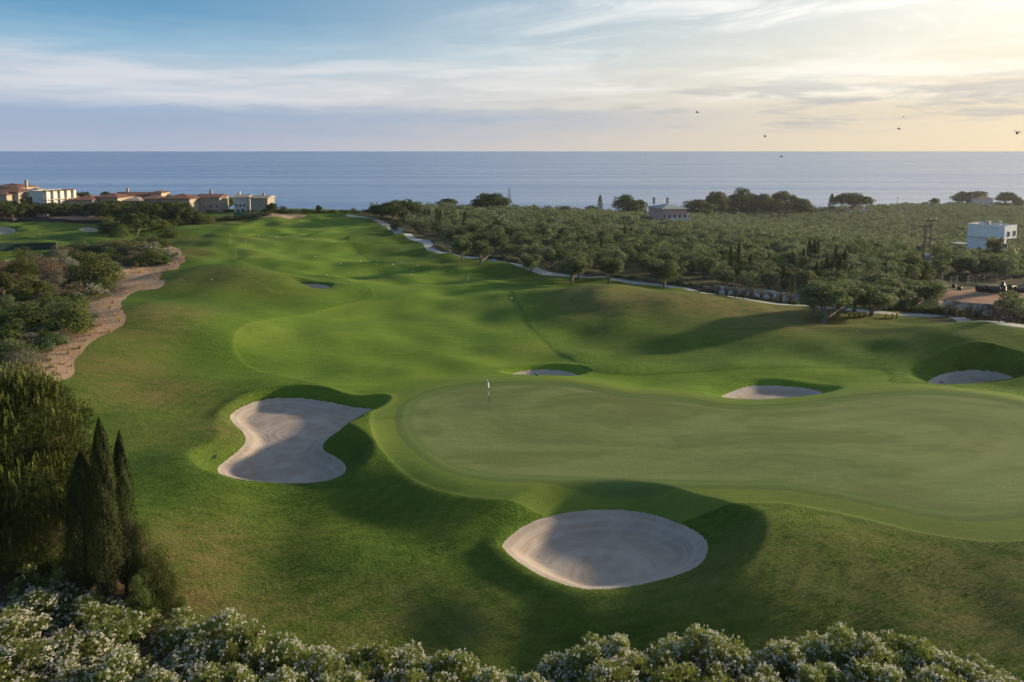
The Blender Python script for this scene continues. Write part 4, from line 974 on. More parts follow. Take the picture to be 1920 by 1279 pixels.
for i in range(150):
    a, b = r_.uniform(-10, 318), r_.uniform(462, 690); p = on_ground(a, b)
    if DUNELITTER.sd(p[:1], p[1:2])[0] > -.8: continue
    s_ = mpp(p[1]); hh = r_.uniform(.9, 2.1) / s_; ww = hh * r_.uniform(1.2, 1.9)
    k = r_.choice(['shrub', 'shrub', 'mid', 'mid', 'grey', 'brown', 'lime']); by_px(k, 'scrub_bush', {'shrub': 'dark green bush filling gaps in the scrub on the dune', 'mid': 'olive green bush filling gaps in the scrub on the dune', 'grey': 'small silver grey bush among the dune scrub', 'brown': 'small dry brown bush among the dune scrub', 'lime': 'small yellow green bush among the dune scrub'}[k], 'shrub', a, b, b - hh, ww, {'shrub': 'dark scrub on the dune', 'mid': 'olive scrub on the dune', 'grey': 'grey scrub on the dune', 'brown': 'dry scrub on the dune', 'lime': 'yellow green scrub on the dune'}[k])
for i, (a, b) in enumerate([(244,524),(268,535),(235,540),(256,538),(288,520),(312,505),(262,512),(233,515),(250,505),(275,500),(290,505),(220,545),(206,580),(218,592),(224,604),(222,600),(212,570),(190,612),(205,625),(170,630),(150,655),(128,665),(95,676),(60,690),(100,690),(120,684),(134,688),(75,684),(185,560),(238,552),(325,470),(330,495),(318,498),(180,590),(160,640)]):
    by_px('tuft', 'grass_tuft', 'small straw coloured grass tuft on the bare sand of the dune', 'grass tuft', a, b, b - (8 if b < 560 else 11) * r_.uniform(.35, 1.15), (8 if b < 560 else 12) * r_.uniform(.6, 1.3), 'dry grass tufts on the dune sand')

# ---------------------------------------------------------------- pines and bushes of the resort side
RP = [(8,410,371,46,'leaning umbrella pine with pale trunk at the frame edge'),(20,407,374,34,'umbrella pine behind the leaning one'),(43,409,379,40,'umbrella pine at the fence, below the balcony house'),(47,398,368,40,'umbrella pine reaching up in front of the balcony house'),(79,409,381,24,'small sunlit umbrella pine by the fence'),(88,397,373,22,'umbrella pine before the white balcony wall'),(113,392,371,32,'umbrella pine between the balcony house and the low roofs'),(139,397,376,22,'slender umbrella pine with a white leaning trunk'),(163,400,376,32,'dark umbrella pine below the wide red roof'),(180,400,375,26,'umbrella pine behind the fence end'),(209,404,373,52,'wide dark pine crown below the cream house'),(236,404,380,44,'dark pine behind the big domed one'),(198,378,354,26,'dome of a pine over the red roofs by the sea'),(160,378,357,26,'pine crown standing against the sea beyond the roofs'),(145,378,358,22,'smaller pine crown against the sea beyond the roofs'),
      (257,440,394,60,'big domed umbrella pine at the head of the dune'),(282,430,400,36,'lower pine leaning on the big domed one'),(310,424,393,40,'sunlit pine with orange underside beside the fairway'),(343,420,377,44,'tallest dark pine at the fairway corner'),(300,412,381,56,'dark pine in the row behind the sunlit one'),(325,412,382,40,'dark pine between the row and the tallest one'),(272,412,386,44,'dark pine in the row above the big domed one'),
      (316,378,362,22,'pine top behind the long tiled house'),(221,380,366,18,'small pine before the long tiled house'),(290,378,366,20,'small pine beside the corner tower house'),(395,395,369,24,'umbrella pine in front of the chimney house'),(408,394,372,22,'second umbrella pine in front of the chimney house'),(425,394,374,22,'umbrella pine between the chimney house and the white house'),(428,384,367,28,'dark pine behind the chimney house'),(461,394,373,16,'slim umbrella pine beside the white house'),(478,394,373,20,'slim umbrella pine in front of the beige house'),(510,400,380,22,'dark round tree beside the beige house'),(275,384,372,20,'pine top over the pale flat roof'),(598,398,383,14,'small upright tree on the coast edge')]
rq = np.random.default_rng(5)
for i in range(34):
    a = rq.uniform(-6, 318); b = rq.uniform(393, 401); k = 'pine' if rq.random() < .75 else 'broad'
    by_px(k, 'umbrella_pine' if k == 'pine' else 'broadleaf_tree', 'umbrella pine in the garden belt between the resort houses and fence' if k == 'pine' else 'dark round tree in the garden belt between houses and fence', 'tree', a, b, b - rq.uniform(18, 27), rq.uniform(22, 38), 'garden belt pines of the resort' if k == 'pine' else 'garden belt round trees of the resort')
for a, b, c, w in [(2,408,376,42),(26,410,380,40),(62,408,376,44),(95,407,378,40),(122,405,380,36),(150,404,378,38),(172,404,377,36)]:
    by_px('pine', 'umbrella_pine', 'umbrella pine in the row standing before the resort houses', 'tree', a, b, c, w, 'pine row before the resort houses')
for a, b, c, w in [(196,412,379,40),(222,414,382,44),(246,420,385,42),(266,414,378,46),(286,418,381,44),(318,416,377,44),(338,414,379,40),(356,420,386,34),(236,402,373,34),(262,403,374,36),(330,404,376,36),(300,404,377,34),(182,408,380,32)]:
    by_px('pine' if rq.random() < .5 else 'broad', 'dark_tree', 'dark bushy tree in the belt between practice green and fairway corner', 'tree', a, b, c, w, 'dark tree belt beside the fairway corner')
for a, b, c, w, l in RP: by_px('pine' if 'round tree' not in l else 'broad', 'umbrella_pine' if 'round tree' not in l else 'broadleaf_tree', l, 'tree', a, b, c, w)
for a, b, c, w, l in [(210,438,404,44,'dark bush at the corner of the practice green'),(232,434,404,40,'dark bush under the pine row'),(225,445,420,34,'grey green bush beside the domed pine'),(300,428,408,40,'dark bush under the sunlit pine'),(330,424,404,36,'dark bush below the tallest pine'),(380,420,398,36,'dark bush beyond the fairway corner'),(352,420,402,30,'dark bush by the tallest pine'),(200,430,406,30,'bush behind the corner of the practice green')]:
    by_px('shrub', 'green_shrub', l, 'shrub', a, b, c, w)
for x in np.arange(366, 500, 10):
    by_px('coast', 'rim_bush', 'low dark bush on the bank between fairway and resort lawn', 'bush', x + r_.uniform(-3, 3), np.interp(x, [366, 460, 500], [420, 410, 404]), np.interp(x, [366, 460, 500], [403, 400, 395]) + r_.uniform(-3, 1), r_.uniform(14, 24), 'bushes between fairway and resort lawn')
for x in np.arange(70, 360, 9):
    by_px('coast', 'garden_bush', 'garden bush between the resort houses and the fence', 'bush', x + r_.uniform(-3, 3), 402 + r_.uniform(-2, 1), 391 + r_.uniform(-3, 3), r_.uniform(10, 20), 'garden bushes of the resort')
for x in np.arange(380, 500, 8):
    by_px('coast', 'garden_bush', 'garden bush in front of the chimney house and white house', 'bush', x + r_.uniform(-3, 3), 398 + r_.uniform(-2, 1), 391 + r_.uniform(-2, 2), r_.uniform(8, 16), 'garden bushes by the seaside houses')
# ---------------------------------------------------------------- buildings
def plaster(name, c, sc=.6):
    m, t = new_mat(name); p = t.n('ShaderNodeTexCoord').outputs['Object']; n = t.noise(p, sc, 5, .65)
    f = t.noise(t.vmul(p, (3, 3, .4)), 1.0, 4, .6)
    col = t.mix(t.ss(n, .35, .7), c, tuple(v * .88 for v in c)); col = t.mix(t.m('MULTIPLY', t.ss(f, .55, .8), .25), col, tuple(v * .7 for v in c))
    finish(t, col, .85, t.bump(n, .15, .03), .2); return m
def tile(name, c):
    m, t = new_mat(name); p = t.n('ShaderNodeTexCoord').outputs['Object']; x, y, z = t.sep(p); n = t.noise(p, .9, 4, .7)
    s = t.m('SINE', t.m('MULTIPLY', t.m('ADD', x, y), 14.0))
    col = t.mix(t.ss(n, .3, .7), c, tuple(v * .65 for v in c)); finish(t, col, .8, t.bump(s, .5, .05), .2); return m
def plain(name, c, rough=.6, metal=0.0, spec=.4):
    m, t = new_mat(name); p = t.n('ShaderNodeTexCoord').outputs['Object']; n = t.noise(p, 2.0, 4, .6)
    finish(t, t.mix(t.ss(n, .35, .7), c, tuple(v * .82 for v in c)), rough, None, spec, Metallic=metal); return m
K_CREAM = plaster('cream_plaster', (.41, .345, .265)); K_WHITE = plaster('white_plaster', (.60, .585, .56)); K_STONE = plaster('pale_stone', (.38, .35, .30), 1.5)
K_VILLA = plaster('bright_white_plaster', (.84, .85, .86)); K_PINK = plaster('pink_plaster', (.52, .34, .32)); K_YEL = plaster('yellow_plaster', (.58, .46, .26)); K_BEIGE = plaster('beige_plaster', (.33, .29, .24)); K_ROSE = plaster('rose_plaster', (.42, .27, .21))
K_ROOF = tile('red_brown_tile', (.235, .12, .085)); K_ROOFP = tile('pale_tile', (.40, .335, .27)); K_ROOFG = tile('green_grey_tile', (.36, .42, .38)); K_DECK = plain('roof_deck', (.42, .40, .37), .9)
K_GLASS = plain('window_glass', (.035, .045, .055), .12, 0, .6); K_WOOD = plain('dark_wood', (.075, .045, .03), .7); K_DARK = plain('black_plastic', (.014, .015, .017), .38); K_METAL = plain('grey_metal', (.36, .37, .37), .5, .4)
K_SHUT = plain('pale_shutter', (.55, .60, .62), .6); K_POLE = plain('tarred_wood', (.085, .065, .052), .85); K_GREEN = plain('green_mesh', (.028, .062, .052), .8, 0, .1); K_TRANS = plain('transformer_paint', (.30, .36, .36), .5)
K_WIRE = plain('bare_wire', (.26, .25, .22), .5, .3); K_CERAM = plain('insulator_glaze', (.75, .73, .68), .25); K_WM = plain('white_marker_paint', (.82, .82, .80), .5)
K_POST = plain('fence_post', (.33, .31, .28), .8); K_BOX = plain('green_cabinet', (.075, .115, .125), .6); K_LIMEB = plain('lime_board', (.36, .43, .14), .7)

def roof_hip(W_, D_, z, h, ov=.5, ridge=.5, thick=.18):
    """hipped roof over a W x D box, ridge along x"""
    w, d = W_ / 2 + ov, D_ / 2 + ov; rl = max(0.0, W_ / 2 - D_ / 2 * (1 if ridge == .5 else ridge)); b = MB()
    V = [[-w, -d, z], [w, -d, z], [w, d, z], [-w, d, z], [-w, -d, z + thick], [w, -d, z + thick], [w, d, z + thick], [-w, d, z + thick], [-rl, 0, z + h], [rl, 0, z + h]]
    b.add(V, [[0, 3, 2, 1], [0, 1, 5, 4], [1, 2, 6, 5], [2, 3, 7, 6], [3, 0, 4, 7], [4, 5, 9, 8], [6, 7, 8, 9]]); b.add(V, [[5, 6, 9], [7, 4, 8]]); return b
def roof_gable(W_, D_, z, h, ov=.5, thick=.18):
    w, d = W_ / 2 + ov, D_ / 2 + ov; b = MB()
    V = [[-w, -d, z], [w, -d, z], [w, d, z], [-w, d, z], [-w, -d, z + thick], [w, -d, z + thick], [w, d, z + thick], [-w, d, z + thick], [-w, 0, z + h], [w, 0, z + h]]
    b.add(V, [[0, 3, 2, 1], [0, 1, 5, 4], [2, 3, 7, 6], [4, 5, 9, 8], [6, 7, 8, 9]]); b.add(V, [[1, 6, 5], [1, 2, 6], [3, 4, 7], [3, 0, 4], [5, 6, 9], [7, 4, 8]]); return b
def house(label, x0, x1, base, eave, top, Y, depth, wall, roof, rkind='hip', rz=0.0, wins=(), chim=(), group=None, name='house', ov=.5, glass=K_GLASS):
    """house whose front spans photo columns x0..x1 at depth Y; wins: (u, v, w, h) in metres on the front (side 'f') or right end ('r')"""
    a, c = at_depth(x0, base, Y), at_depth(x1, base, Y); cx = (a[0] + c[0]) / 2; Wd = c[0] - a[0]
    g = height(np.array([cx - Wd / 2, cx, cx + Wd / 2]), np.array([Y, Y + depth / 2, Y])); z0 = float(g.min()) - .3
    ze = at_depth(cx, eave, Y)[2] - z0; zt = at_depth(cx, top, Y)[2] - z0
    o = thing(name, label, 'house', (cx, Y + depth / 2, z0), rz, group)
    MB().box((0, 0, ze / 2), (Wd, depth, ze)).build('wall', wall, o)
    if rkind == 'flat':
        b = MB()
        for s in (-1, 1):
            b.box((0, s * (depth / 2 - .12), ze + .2), (Wd, .24, .4)); b.box((s * (Wd / 2 - .12), 0, ze + .2), (.24, depth - .48, .4))
        b.box((0, 0, ze + .03), (Wd - .49, depth - .49, .06)); r = b.build('roof', K_DECK if roof is None else roof, o)
    else: r = (roof_hip if rkind == 'hip' else roof_gable)(Wd, depth, ze + .003, zt - ze, ov).build('roof', roof, o)
    for (u, v, hh) in chim: MB().box((u * Wd / 2, v * depth / 2, zt - .3 + hh / 2), (.8, .7, hh)).box((u * Wd / 2, v * depth / 2, zt - .3 + hh + .08), (1.0, .9, .16)).build('chimney', wall, r)
    for q in wins:
        side, u, v, ww, wh = q
        if side == 'f': cc, dd, cg, dg = (u * Wd / 2, -depth / 2 - .03, v), (ww, .10, wh), (u * Wd / 2, -depth / 2 - .07, v), (ww - .25, .08, wh - .25)
        else: cc, dd, cg, dg = (Wd / 2 + .03, u * depth / 2, v), (.10, ww, wh), (Wd / 2 + .07, u * depth / 2, v), (.08, ww - .25, wh - .25)
        f = MB().box(cc, dd).build('window', K_SHUT if glass is K_GLASS else wall, o); MB().box(cg, dg).build('pane', glass, f)
    return o, Wd, ze, z0

row = lambda n, v, w=1.1, h=1.5, a=-.8, b=.8, s='f': [(s, a + (b - a) * i / max(1, n - 1), v, w, h) for i in range(n)]
house('long house with red brown tiles, highest at the frame edge', -20, 37, 372, 352, 345, 312, 12, K_CREAM, K_ROOF, 'hip', 0, row(5, 6.5), [(.85, 0, 1.6)])
house('cream house with two stepped tiled roofs below the highest one', -12, 41, 386, 361, 352, 302, 10, K_CREAM, K_ROOF, 'hip', .1, row(4, 4.5))
house('small cream house with open loggia at the frame edge', -14, 14, 398, 366, 360, 292, 8, K_CREAM, K_ROOF, 'hip', 0, row(3, 3.2, 1.3, 2.2))
o, Wd, ze, z0 = house('plain grey walled house with hipped tile roof behind the pines', 10, 36, 398, 361, 355, 296, 9, K_BEIGE, K_ROOF, 'hip', 0, row(2, 4.0))
house('narrow house with pale tower chimney and pale gable roof', 40, 74, 392, 361, 352, 300, 9, K_CREAM, K_ROOFP, 'hip', 0, row(3, 5, 1.3, 2.2), [(-.7, -.5, 3.0)])
o, Wd, ze, z0 = house('white three storey house with open balconies and wooden screen', 62, 96, 402, 360, 358, 284, 15, K_WHITE, None, 'flat', -.28, [('r', -.7 + .35 * i, v, 1.6, 2.1) for i in range(5) for v in (2.2, 5.2)], (), None, 'house', .5)
MB().box((-Wd * .40, -7.6, ze * .45), (Wd * .2, .2, ze * .72)).build('wooden_screen', K_WOOD, o)
for s in range(5):
    MB().box((Wd / 2 + .55, -6.6 + s * 3.1, ze * .5 + .3), (.5, .5, ze - .1)).build('column', K_WHITE, o)
MB().box((Wd / 2 + .45, 0, ze + .45), (1.6, 14.8, .22)).build('canopy', K_WOOD, o)
for v in (.36, .70): MB().box((Wd / 2 + .45, 0, ze * v), (1.5, 14.6, .2)).build('balcony', K_CREAM, o)
house('low tiled house with a dark courtyard behind the cypresses', 100, 132, 392, 371, 365, 306, 10, K_BEIGE, K_ROOF, 'hip', 0, row(3, 3))
house('low house with a wide red tiled hip roof and long cream wall', 130, 174, 396, 376, 367, 292, 14, K_STONE, K_ROOF, 'hip', 0, row(3, 2.4))
house('cream house with a square end wall under a red roof', 176, 227, 392, 371, 363.5, 296, 10, K_CREAM, K_ROOF, 'hip', -.15, row(5, 3.6, 1.6, 1.3, -.75, .2))
house('long tiled house facing the sea with a brick chimney', 214, 284, 380, 367, 361, 316, 9, K_ROSE, K_ROOF, 'gable', 0, row(12, 2.2, 1.4, 1.3, -.9, .9), [(-.55, 0, 1.9)])
house('square cream tower house at the corner of the long tiled house', 281, 303, 384, 362, 358, 312, 8, K_CREAM, K_ROOF, 'hip', 0, row(2, 3, 1.2, 1.5))
house('low house with a pale grey flat hip roof among the pines', 229, 262, 390, 377, 370, 298, 10, K_CREAM, K_ROOFP, 'hip', 0, row(3, 2))
house('low house with dark tiles and open veranda among the pines', 252, 303, 390, 374, 368, 302, 11, K_BEIGE, K_ROOF, 'hip', 0, row(4, 2.2, 1.8, 1.6))
o, Wd, ze, z0 = house('house with red hip roof, deep eaves and white columns', 304, 361, 396, 373, 364.5, 294, 12, K_CREAM, K_ROOF, 'hip', -.12, row(4, 3.0, 1.8, 2.0, .1, .85), (), None, 'house', .9)
for s in range(4): MB().box((Wd * (.10 + .13 * s), -7.4, 2.0), (.5, .5, 4.0)).build('column', K_WHITE, o)
house('rose walled house with a white chimney on its ridge', 367, 412, 396, 371, 365, 300, 10, K_BEIGE, K_ROOF, 'gable', 0, row(4, 3.2), [(-.1, 0, 1.9)])
house('white house with gable end and three upper windows', 439, 463, 394, 371, 366, 302, 9, K_WHITE, K_ROOFP, 'gable', math.pi / 2 * 0, row(3, 3.2, .9, 1.3, -.6, .6) + row(2, 1.0, 1.4, 1.4, -.4, .4), [(-.9, .2, 1.2)])
house('beige house with pale roof and two round upper windows', 470, 502, 394, 372, 367.5, 298, 9, K_BEIGE, K_ROOFP, 'gable', 0, row(3, 3.6, .8, 1.0, -.5, .8) + row(2, 1.2), [(.1, 0, 1.0)])

# the pink house in the grove
gP = on_ground(1257, 430); YP = gP[1]
o, Wd, ze, z0 = house('pink two storey house with green grey hip roof and white balcony', 1233, 1282, 430, 392.5, 384.5, YP, 14, K_PINK, K_ROOFG, 'hip', .22, row(5, 6.0, 1.1, 2.0, -.85, .85) + row(4, 2.2, 1.2, 1.8) + [('r', -.4, 6.0, 1.1, 2.0), ('r', .4, 6.0, 1.1, 2.0)], [(-.85, .5, 2.6), (.35, .6, 2.4)], None, 'house', .7)
MB().box((0, -7.7, 4.35), (Wd + 2.2, 1.4, .2)).build('balcony', K_WHITE, o)
MB().box((0, -8.3, 4.95), (Wd + 2.2, .08, .95)).build('railing', K_SHUT, o)
house('yellow house with tiled roof half hidden by dark trees', 1357, 1380, 398, 383, 378, on_ground(1370, 400)[1], 9, K_YEL, K_ROOFP, 'hip', 0, row(2, 3.2), [(.0, .3, 1.8)])
house('flat white villa with a roof terrace below the umbrella pine', 1594, 1610, 402, 395, 393, on_ground(1600, 403)[1], 8, K_WHITE, None, 'flat', 0, row(2, 1.6, 1.4, 1.2))
house('flat white villa with dark roof tank beside its twin', 1611, 1634, 402, 394, 392, on_ground(1620, 403)[1], 8, K_WHITE, None, 'flat', 0, row(3, 1.6, 1.4, 1.2), [(.1, 0, 1.6)])
house('far white villa with low red roof between umbrella pines', 1824, 1862, 386, 373, 368, on_ground(1843, 388)[1] , 10, K_WHITE, K_ROOF, 'hip', .1, row(4, 3.2, 1.2, 1.6), [(-.8, 0, 1.5)])
house('low grey house with a white chimney stack on the far coast', 1752, 1790, 392, 388.5, 386, on_ground(1770, 393)[1], 8, K_WHITE, K_DECK, 'flat', 0, row(2, 1.0, 1, .8), [(-.3, 0, 3.6)])
house('flat roofed ruin with pale walls sunk in the olive grove', 984, 1040, 409, 402.5, 400, on_ground(1010, 409)[1], 12, K_STONE, K_DECK, 'flat', 0, row(3, 1.5, 1.6, 1.2), [(.0, 0, 1.6)])
house('tiny white gable house on the coast beside the lone cypress', 1110, 1119, 401, 395, 389, on_ground(1114, 401)[1], 6, K_WHITE, K_ROOF, 'gable', 0, row(1, 1.6))
house('small shed with brown tiled roof in the grove', 1088, 1106, 412, 409.5, 406.5, on_ground(1096, 413)[1], 6, K_BEIGE, K_ROOF, 'hip', 0, row(1, 1.0))

# the white modern villa
gV = on_ground(1862, 488); YV = gV[1]; s = mpp(YV); cV = at_depth(1874, 488, YV)
v = thing('villa', 'white cubic villa with flat roof, overhanging top floor and pergola', 'house', (cV[0], YV + 5, gV[2] - .4), -1.02)
m = lambda px: px * s
MB().box((-m(8), 0, m(22)), (m(52), m(40), m(45))).build('lower_wall', K_VILLA, v)
MB().box((m(2), -.4, m(44) + m(11)), (m(66), m(46), m(22))).build('upper_wall', K_VILLA, v)
pr = MB(); zz = m(66)
pr.box((m(2), -.4 - m(22.4), zz + .25), (m(66), m(1.2), .5)); pr.box((m(2), -.4 + m(22.4), zz + .25), (m(66), m(1.2), .5)); pr.box((m(2) - m(32.4), -.4, zz + .25), (m(1.2), m(43.6), .5)); pr.box((m(2) + m(32.4), -.4, zz + .25), (m(1.2), m(43.6), .5))
rf = pr.build('parapet', K_VILLA, v); MB().box((m(2), -.4, zz + .02), (m(63), m(43), .06)).build('roof_deck', K_DECK, v)
MB().box((-m(10), 1, zz + .7), (1.6, 1.2, 1.2)).build('roof_unit', K_METAL, v)
tk = MB(); tk.tube([[m(8), 0, zz + 1.2], [m(8) + 1.5, 0, zz + 1.2]], .42, 12); tk.box((m(8) + .7, -.9, zz + .55), (2.0, 1.6, .1)); tk.build('solar_tank', K_METAL, v, True)
MB().lathe([(0.02, 0), (.55, .12), (.75, .4)], (m(14), 0, zz + 1.3), 14).build('satellite_dish', K_WM, v, True)
MB().tube([[-m(2), 2, zz], [-m(2), 2, zz + 4.0]], .05, 6).build('antenna_mast', K_METAL, v)
for u in (-.2, .45, .8): 
    f = MB().box((m(28) * u + m(12), -m(20) - .42 if False else -m(20) - .05, m(30)), (1.6, .12, 1.8)).build('window', K_SHUT, v); MB().box((m(28) * u + m(12), -m(20) - .10, m(30)), (1.3, .10, 1.5)).build('pane', K_GLASS, f)
f = MB().box((m(18.2), -m(4), m(33)), (.3, m(28), m(18))).build('glass_door', K_SHUT, v); MB().box((m(18.2) + .14, -m(4), m(33)), (.12, m(25), m(16))).build('pane', K_GLASS, f)
tr = MB(); tr.box((-m(48), -m(8), m(26)), (m(30), m(26), .25))
for a_, b_ in ((-66, -18), (-40, -18), (-66, 2)): tr.box((m(a_) + m(4), m(b_), m(13)), (.22, .22, m(26)))
tr.build('pergola', K_DECK, v)
rl = MB()
for q in (.5, .85): rl.tube([[-m(30), -m(21), zz + .5 + q], [m(34), -m(21), zz + .5 + q]], .03, 5)
for q in range(9): rl.tube([[-m(30) + m(8) * q, -m(21), zz + .5], [-m(30) + m(8) * q, -m(21), zz + 1.4]], .03, 5)
rl.build('railing', K_METAL, v)
for q in (-.25, .3):
    f = MB().box((m(2) + m(33.1), q * m(40), m(53)), (.16, m(9), m(11))).build('window', K_SHUT, v); MB().box((m(2) + m(33.1) + .1, q * m(40), m(53)), (.08, m(7), m(9))).build('pane', K_GLASS, f)
MB().box((m(66), -m(16), 1.2), (m(60), .4, 2.6)).build('garden_wall', K_WHITE, v)

# ---------------------------------------------------------------- palm beside the villa
def palm(label, px, py, ty, w, tall=True):
    g = on_ground(px, py); Y = g[1]; H = at_depth(px, ty, Y)[2] - g[2]; Wm = w * mpp(Y); o = thing('palm_tree', label, 'tree', g)
    r = np.random.default_rng(int(px)); zc = H * (.55 if tall else .4); b = MB(); b.tube([[0, 0, -.3], [.05, 0, zc * .5], [0, 0, zc]], [.35, .28, .32], 9); b.build('trunk', B_DARK, o, True)
    Vs = []; Fs = []; n = 0
    for i in range(46):
        a = i * 2.39996; e = r.uniform(-.45, 1.45); L = Wm * .5 * r.uniform(.85, 1.1) * (1.12 if e > .8 else 1); u = np.linspace(0, 1, 9)[:, None]
        d = np.array([math.cos(a), math.sin(a), 0]); P = np.array([0, 0, zc]) + d * L * u * math.cos(e * .8) + np.array([0, 0, 1.]) * (L * u * math.sin(e) - L * .55 * u ** 2 * (1 if e < .9 else .3))
        sd = np.array([-math.sin(a), math.cos(a), 0])
        for k in range(9):
            for sg in (-1, 1):
                ll = L * .26 * math.sin(math.pi * (.12 + .80 * k / 8)); tip = P[k] + sd * sg * ll + d * ll * .6 - np.array([0, 0, ll * .35]); q = P[min(k + 1, 8)]
                Vs.append([P[k], tip, tip * .98 + q * .02, q]); 
    V = np.array(Vs).reshape(-1, 3); mk('crown', V, np.arange(len(V)).reshape(-1, 4), L_PALM, o, {'tint': rep4(r.random(len(V) // 4))}); return o
palm('tall date palm standing in front of the white cubic villa', 1864, 503, 433, 44)
palm('low date palm beside the garden wall of the villa', 1906, 500, 456, 40, False)

# ---------------------------------------------------------------- transformer on its wooden poles, lines
gA, gB = on_ground(1724, 531), on_ground(1744, 533); YT = (gA[1] + gB[1]) / 2; st = mpp(YT)
cT = (gA + gB) / 2; half = (gB[0] - gA[0]) / 2
hT = at_depth(1744, 411, YT)[2] - cT[2]
u = thing('transformer_pole', 'wooden twin pole structure carrying a grey transformer box', 'utility pole', cT)
MB().tube([[half, .1, -.6], [half * 1.15, .1, hT]], [.17, .12], 9).build('pole', K_POLE, u, True)
hL = at_depth(1728, 421, YT)[2] - cT[2]
MB().tube([[-half, -.1, -.6], [-half * .72, -.1, hL]], [.17, .12], 9).build('pole', K_POLE, u, True)
MB().tube([[0, .5, -.6], [.1, .5, hL * .98]], [.13, .10], 9).build('pole', K_POLE, u, True)
MB().box((half * .9, .1, hT - .25), (2.6, .16, .2)).build('crossarm', K_POLE, u); MB().box((0, -.05, hL - .3), (1.9, .14, .16)).build('crossarm', K_POLE, u)
MB().box((0, -.05, hL * .78), (1.9, .14, .14)).build('crossarm', K_POLE, u)
MB().box((0, 0, hL * .38), (2.2, 1.2, .14)).build('platform', K_POST, u)
tb = MB(); tb.box((.05, -.1, hL * .38 + .75), (1.1, .85, 1.3)); 
for k in range(5): tb.box((-.42 + .23 * k, -.60, hL * .38 + .72), (.06, .14, 1.0))
tb.build('transformer', K_TRANS, u)
for k in range(3): MB().lathe([(.05, 0), (.11, .08), (.06, .16), (.10, .24), (.03, .36)], (-.3 + .33 * k, -.1, hL * .38 + 1.4), 8).build('insulator', K_CERAM, u, True)
MB().box((.35, -.35, hL * .24), (.55, .4, 1.25)).build('switch_box', K_TRANS, u)
for k in (-1, 0, 1): MB().lathe([(.04, 0), (.15, .06), (.15, .2), (.05, .32)], (half * .9 + 1.1 * k, .1, hT - .15), 8).build('insulator', K_CERAM, u, True)
gF = on_ground(1682, 398); hF = at_depth(1682, 369, gF[1])[2] - gF[2]
p2 = thing('utility_pole', 'slim utility pole in the far olive grove that the wires run to', 'utility pole', gF); MB().tube([[0, 0, -.5], [0, 0, hF]], [.2, .14], 8).build('pole', K_POLE, p2, True); MB().box((0, 0, hF - .6), (2.4, .15, .18)).build('crossarm', K_POLE, p2)
gM = on_ground(1704, 452); hM = at_depth(1704, 418, gM[1])[2] - gM[2]
p3 = thing('utility_pole', 'leaning grey pole halfway down the wires inside the grove', 'utility pole', gM); MB().tube([[0, 0, -.5], [.1, 0, hM]], [.15, .10], 8).build('pole', K_POST, p3, True)
for k in (-1, 0, 1):
    a = np.array([cT[0] - half * .8 + .6 * k, cT[1], cT[2] + hL - .1]); c = np.array([gF[0] + .9 * k, gF[1], gF[2] + hF - .4]); q = np.linspace(0, 1, 24)[:, None]
    P = a + (c - a) * q; P[:, 2] -= 4 * 5.5 * (q * (1 - q))[:, 0]
    tag(MB().tube(P, .026, 4).build('power_line', K_WIRE), f'thin sagging wire from the twin pole into the grove, {("nearest the sea house side", "middle one", "nearest the villa side")[k + 1]}', 'wire', 'power lines over the grove')
for a, b, c, l in ((1663, 531, 493, 'pale grey pole behind the olive clump'), (1672, 535, 517, 'short white post behind the olive clump'), (1523, 391, 378, 'pole on the coast beside the dark trees'), (1724, 384, 371, 'far thin pole on the coast ridge'), (1869, 420, 401, 'lamp pole behind the roof of the villa')):
    g = on_ground(a, b); h_ = at_depth(a, c, g[1])[2] - g[2]; o = thing('pole', l, 'pole', g); MB().tube([[0, 0, -.4], [0, 0, h_]], [.09, .07], 7).build('shaft', K_POST, o, True); MB().lathe([(.02, 0), (.13, .05), (.12, .25), (.02, .32)], (0, 0, h_ - .02), 8).build('cap', K_CERAM, o, True)

# ---------------------------------------------------------------- building plot with black tanks, wire fence
def tank(label, px, py, Lp, Dp, kind, rz=0.0):
    g = on_ground(px, py); s = mpp(g[1]); L, D_ = Lp * s, Dp * s; o = thing('plastic_tank', label, 'tank', g, rz); b = MB(); rr = D_ / 2
    prof = [(.02, 0), (rr * .86, 0), (rr * .95, .06)]
    for k in range(7): z = .1 + (L - .2) * k / 6; prof += [(rr * .94, z - .05), (rr, z - .03), (rr, z + .05), (rr * .94, z + .07)]
    prof += [(rr * .9, L), (.02, L)] if kind == 'lying' else [(rr * .85, L), (rr * .45, L + .25), (rr * .42, L + .6), (.02, L + .6)]
    b.lathe(prof, (0, 0, 0), 20); V = np.concatenate(b.V)
    if kind == 'lying': V = np.c_[V[:, 2] - L / 2, V[:, 1], V[:, 0] + rr]
    b.V = [V]; b.build('shell', K_DARK, o, True)
    if kind == 'lying': MB().tube([[L / 2 - .05, 0, rr], [L / 2 + .06, 0, rr]], rr * .55, 16).build('end_cap', K_DARK, o, True)
    else: MB().tube([[0, 0, L + .58], [0, 0, L + .7]], rr * .5, 14).build('lid', K_DARK, o, True)
tank('black ribbed tank lying at the open end of the row', 1841, 547, 20, 12.5, 'lying', -.1); tank('second black ribbed tank lying, slightly overlapping the first', 1862, 549, 22, 13.5, 'lying', -.15)
tank('upright black tank with a narrow neck', 1879.5, 548, 13, 13, 'upright'); tank('tilted black tank beside the upright one', 1896, 545, 17, 12, 'lying', .55); tank('long dark tank cut by the frame edge', 1915, 548, 26, 11.5, 'lying', .05); tank('dark tank behind the long one at the frame edge', 1918, 542, 30, 10, 'lying', 0)
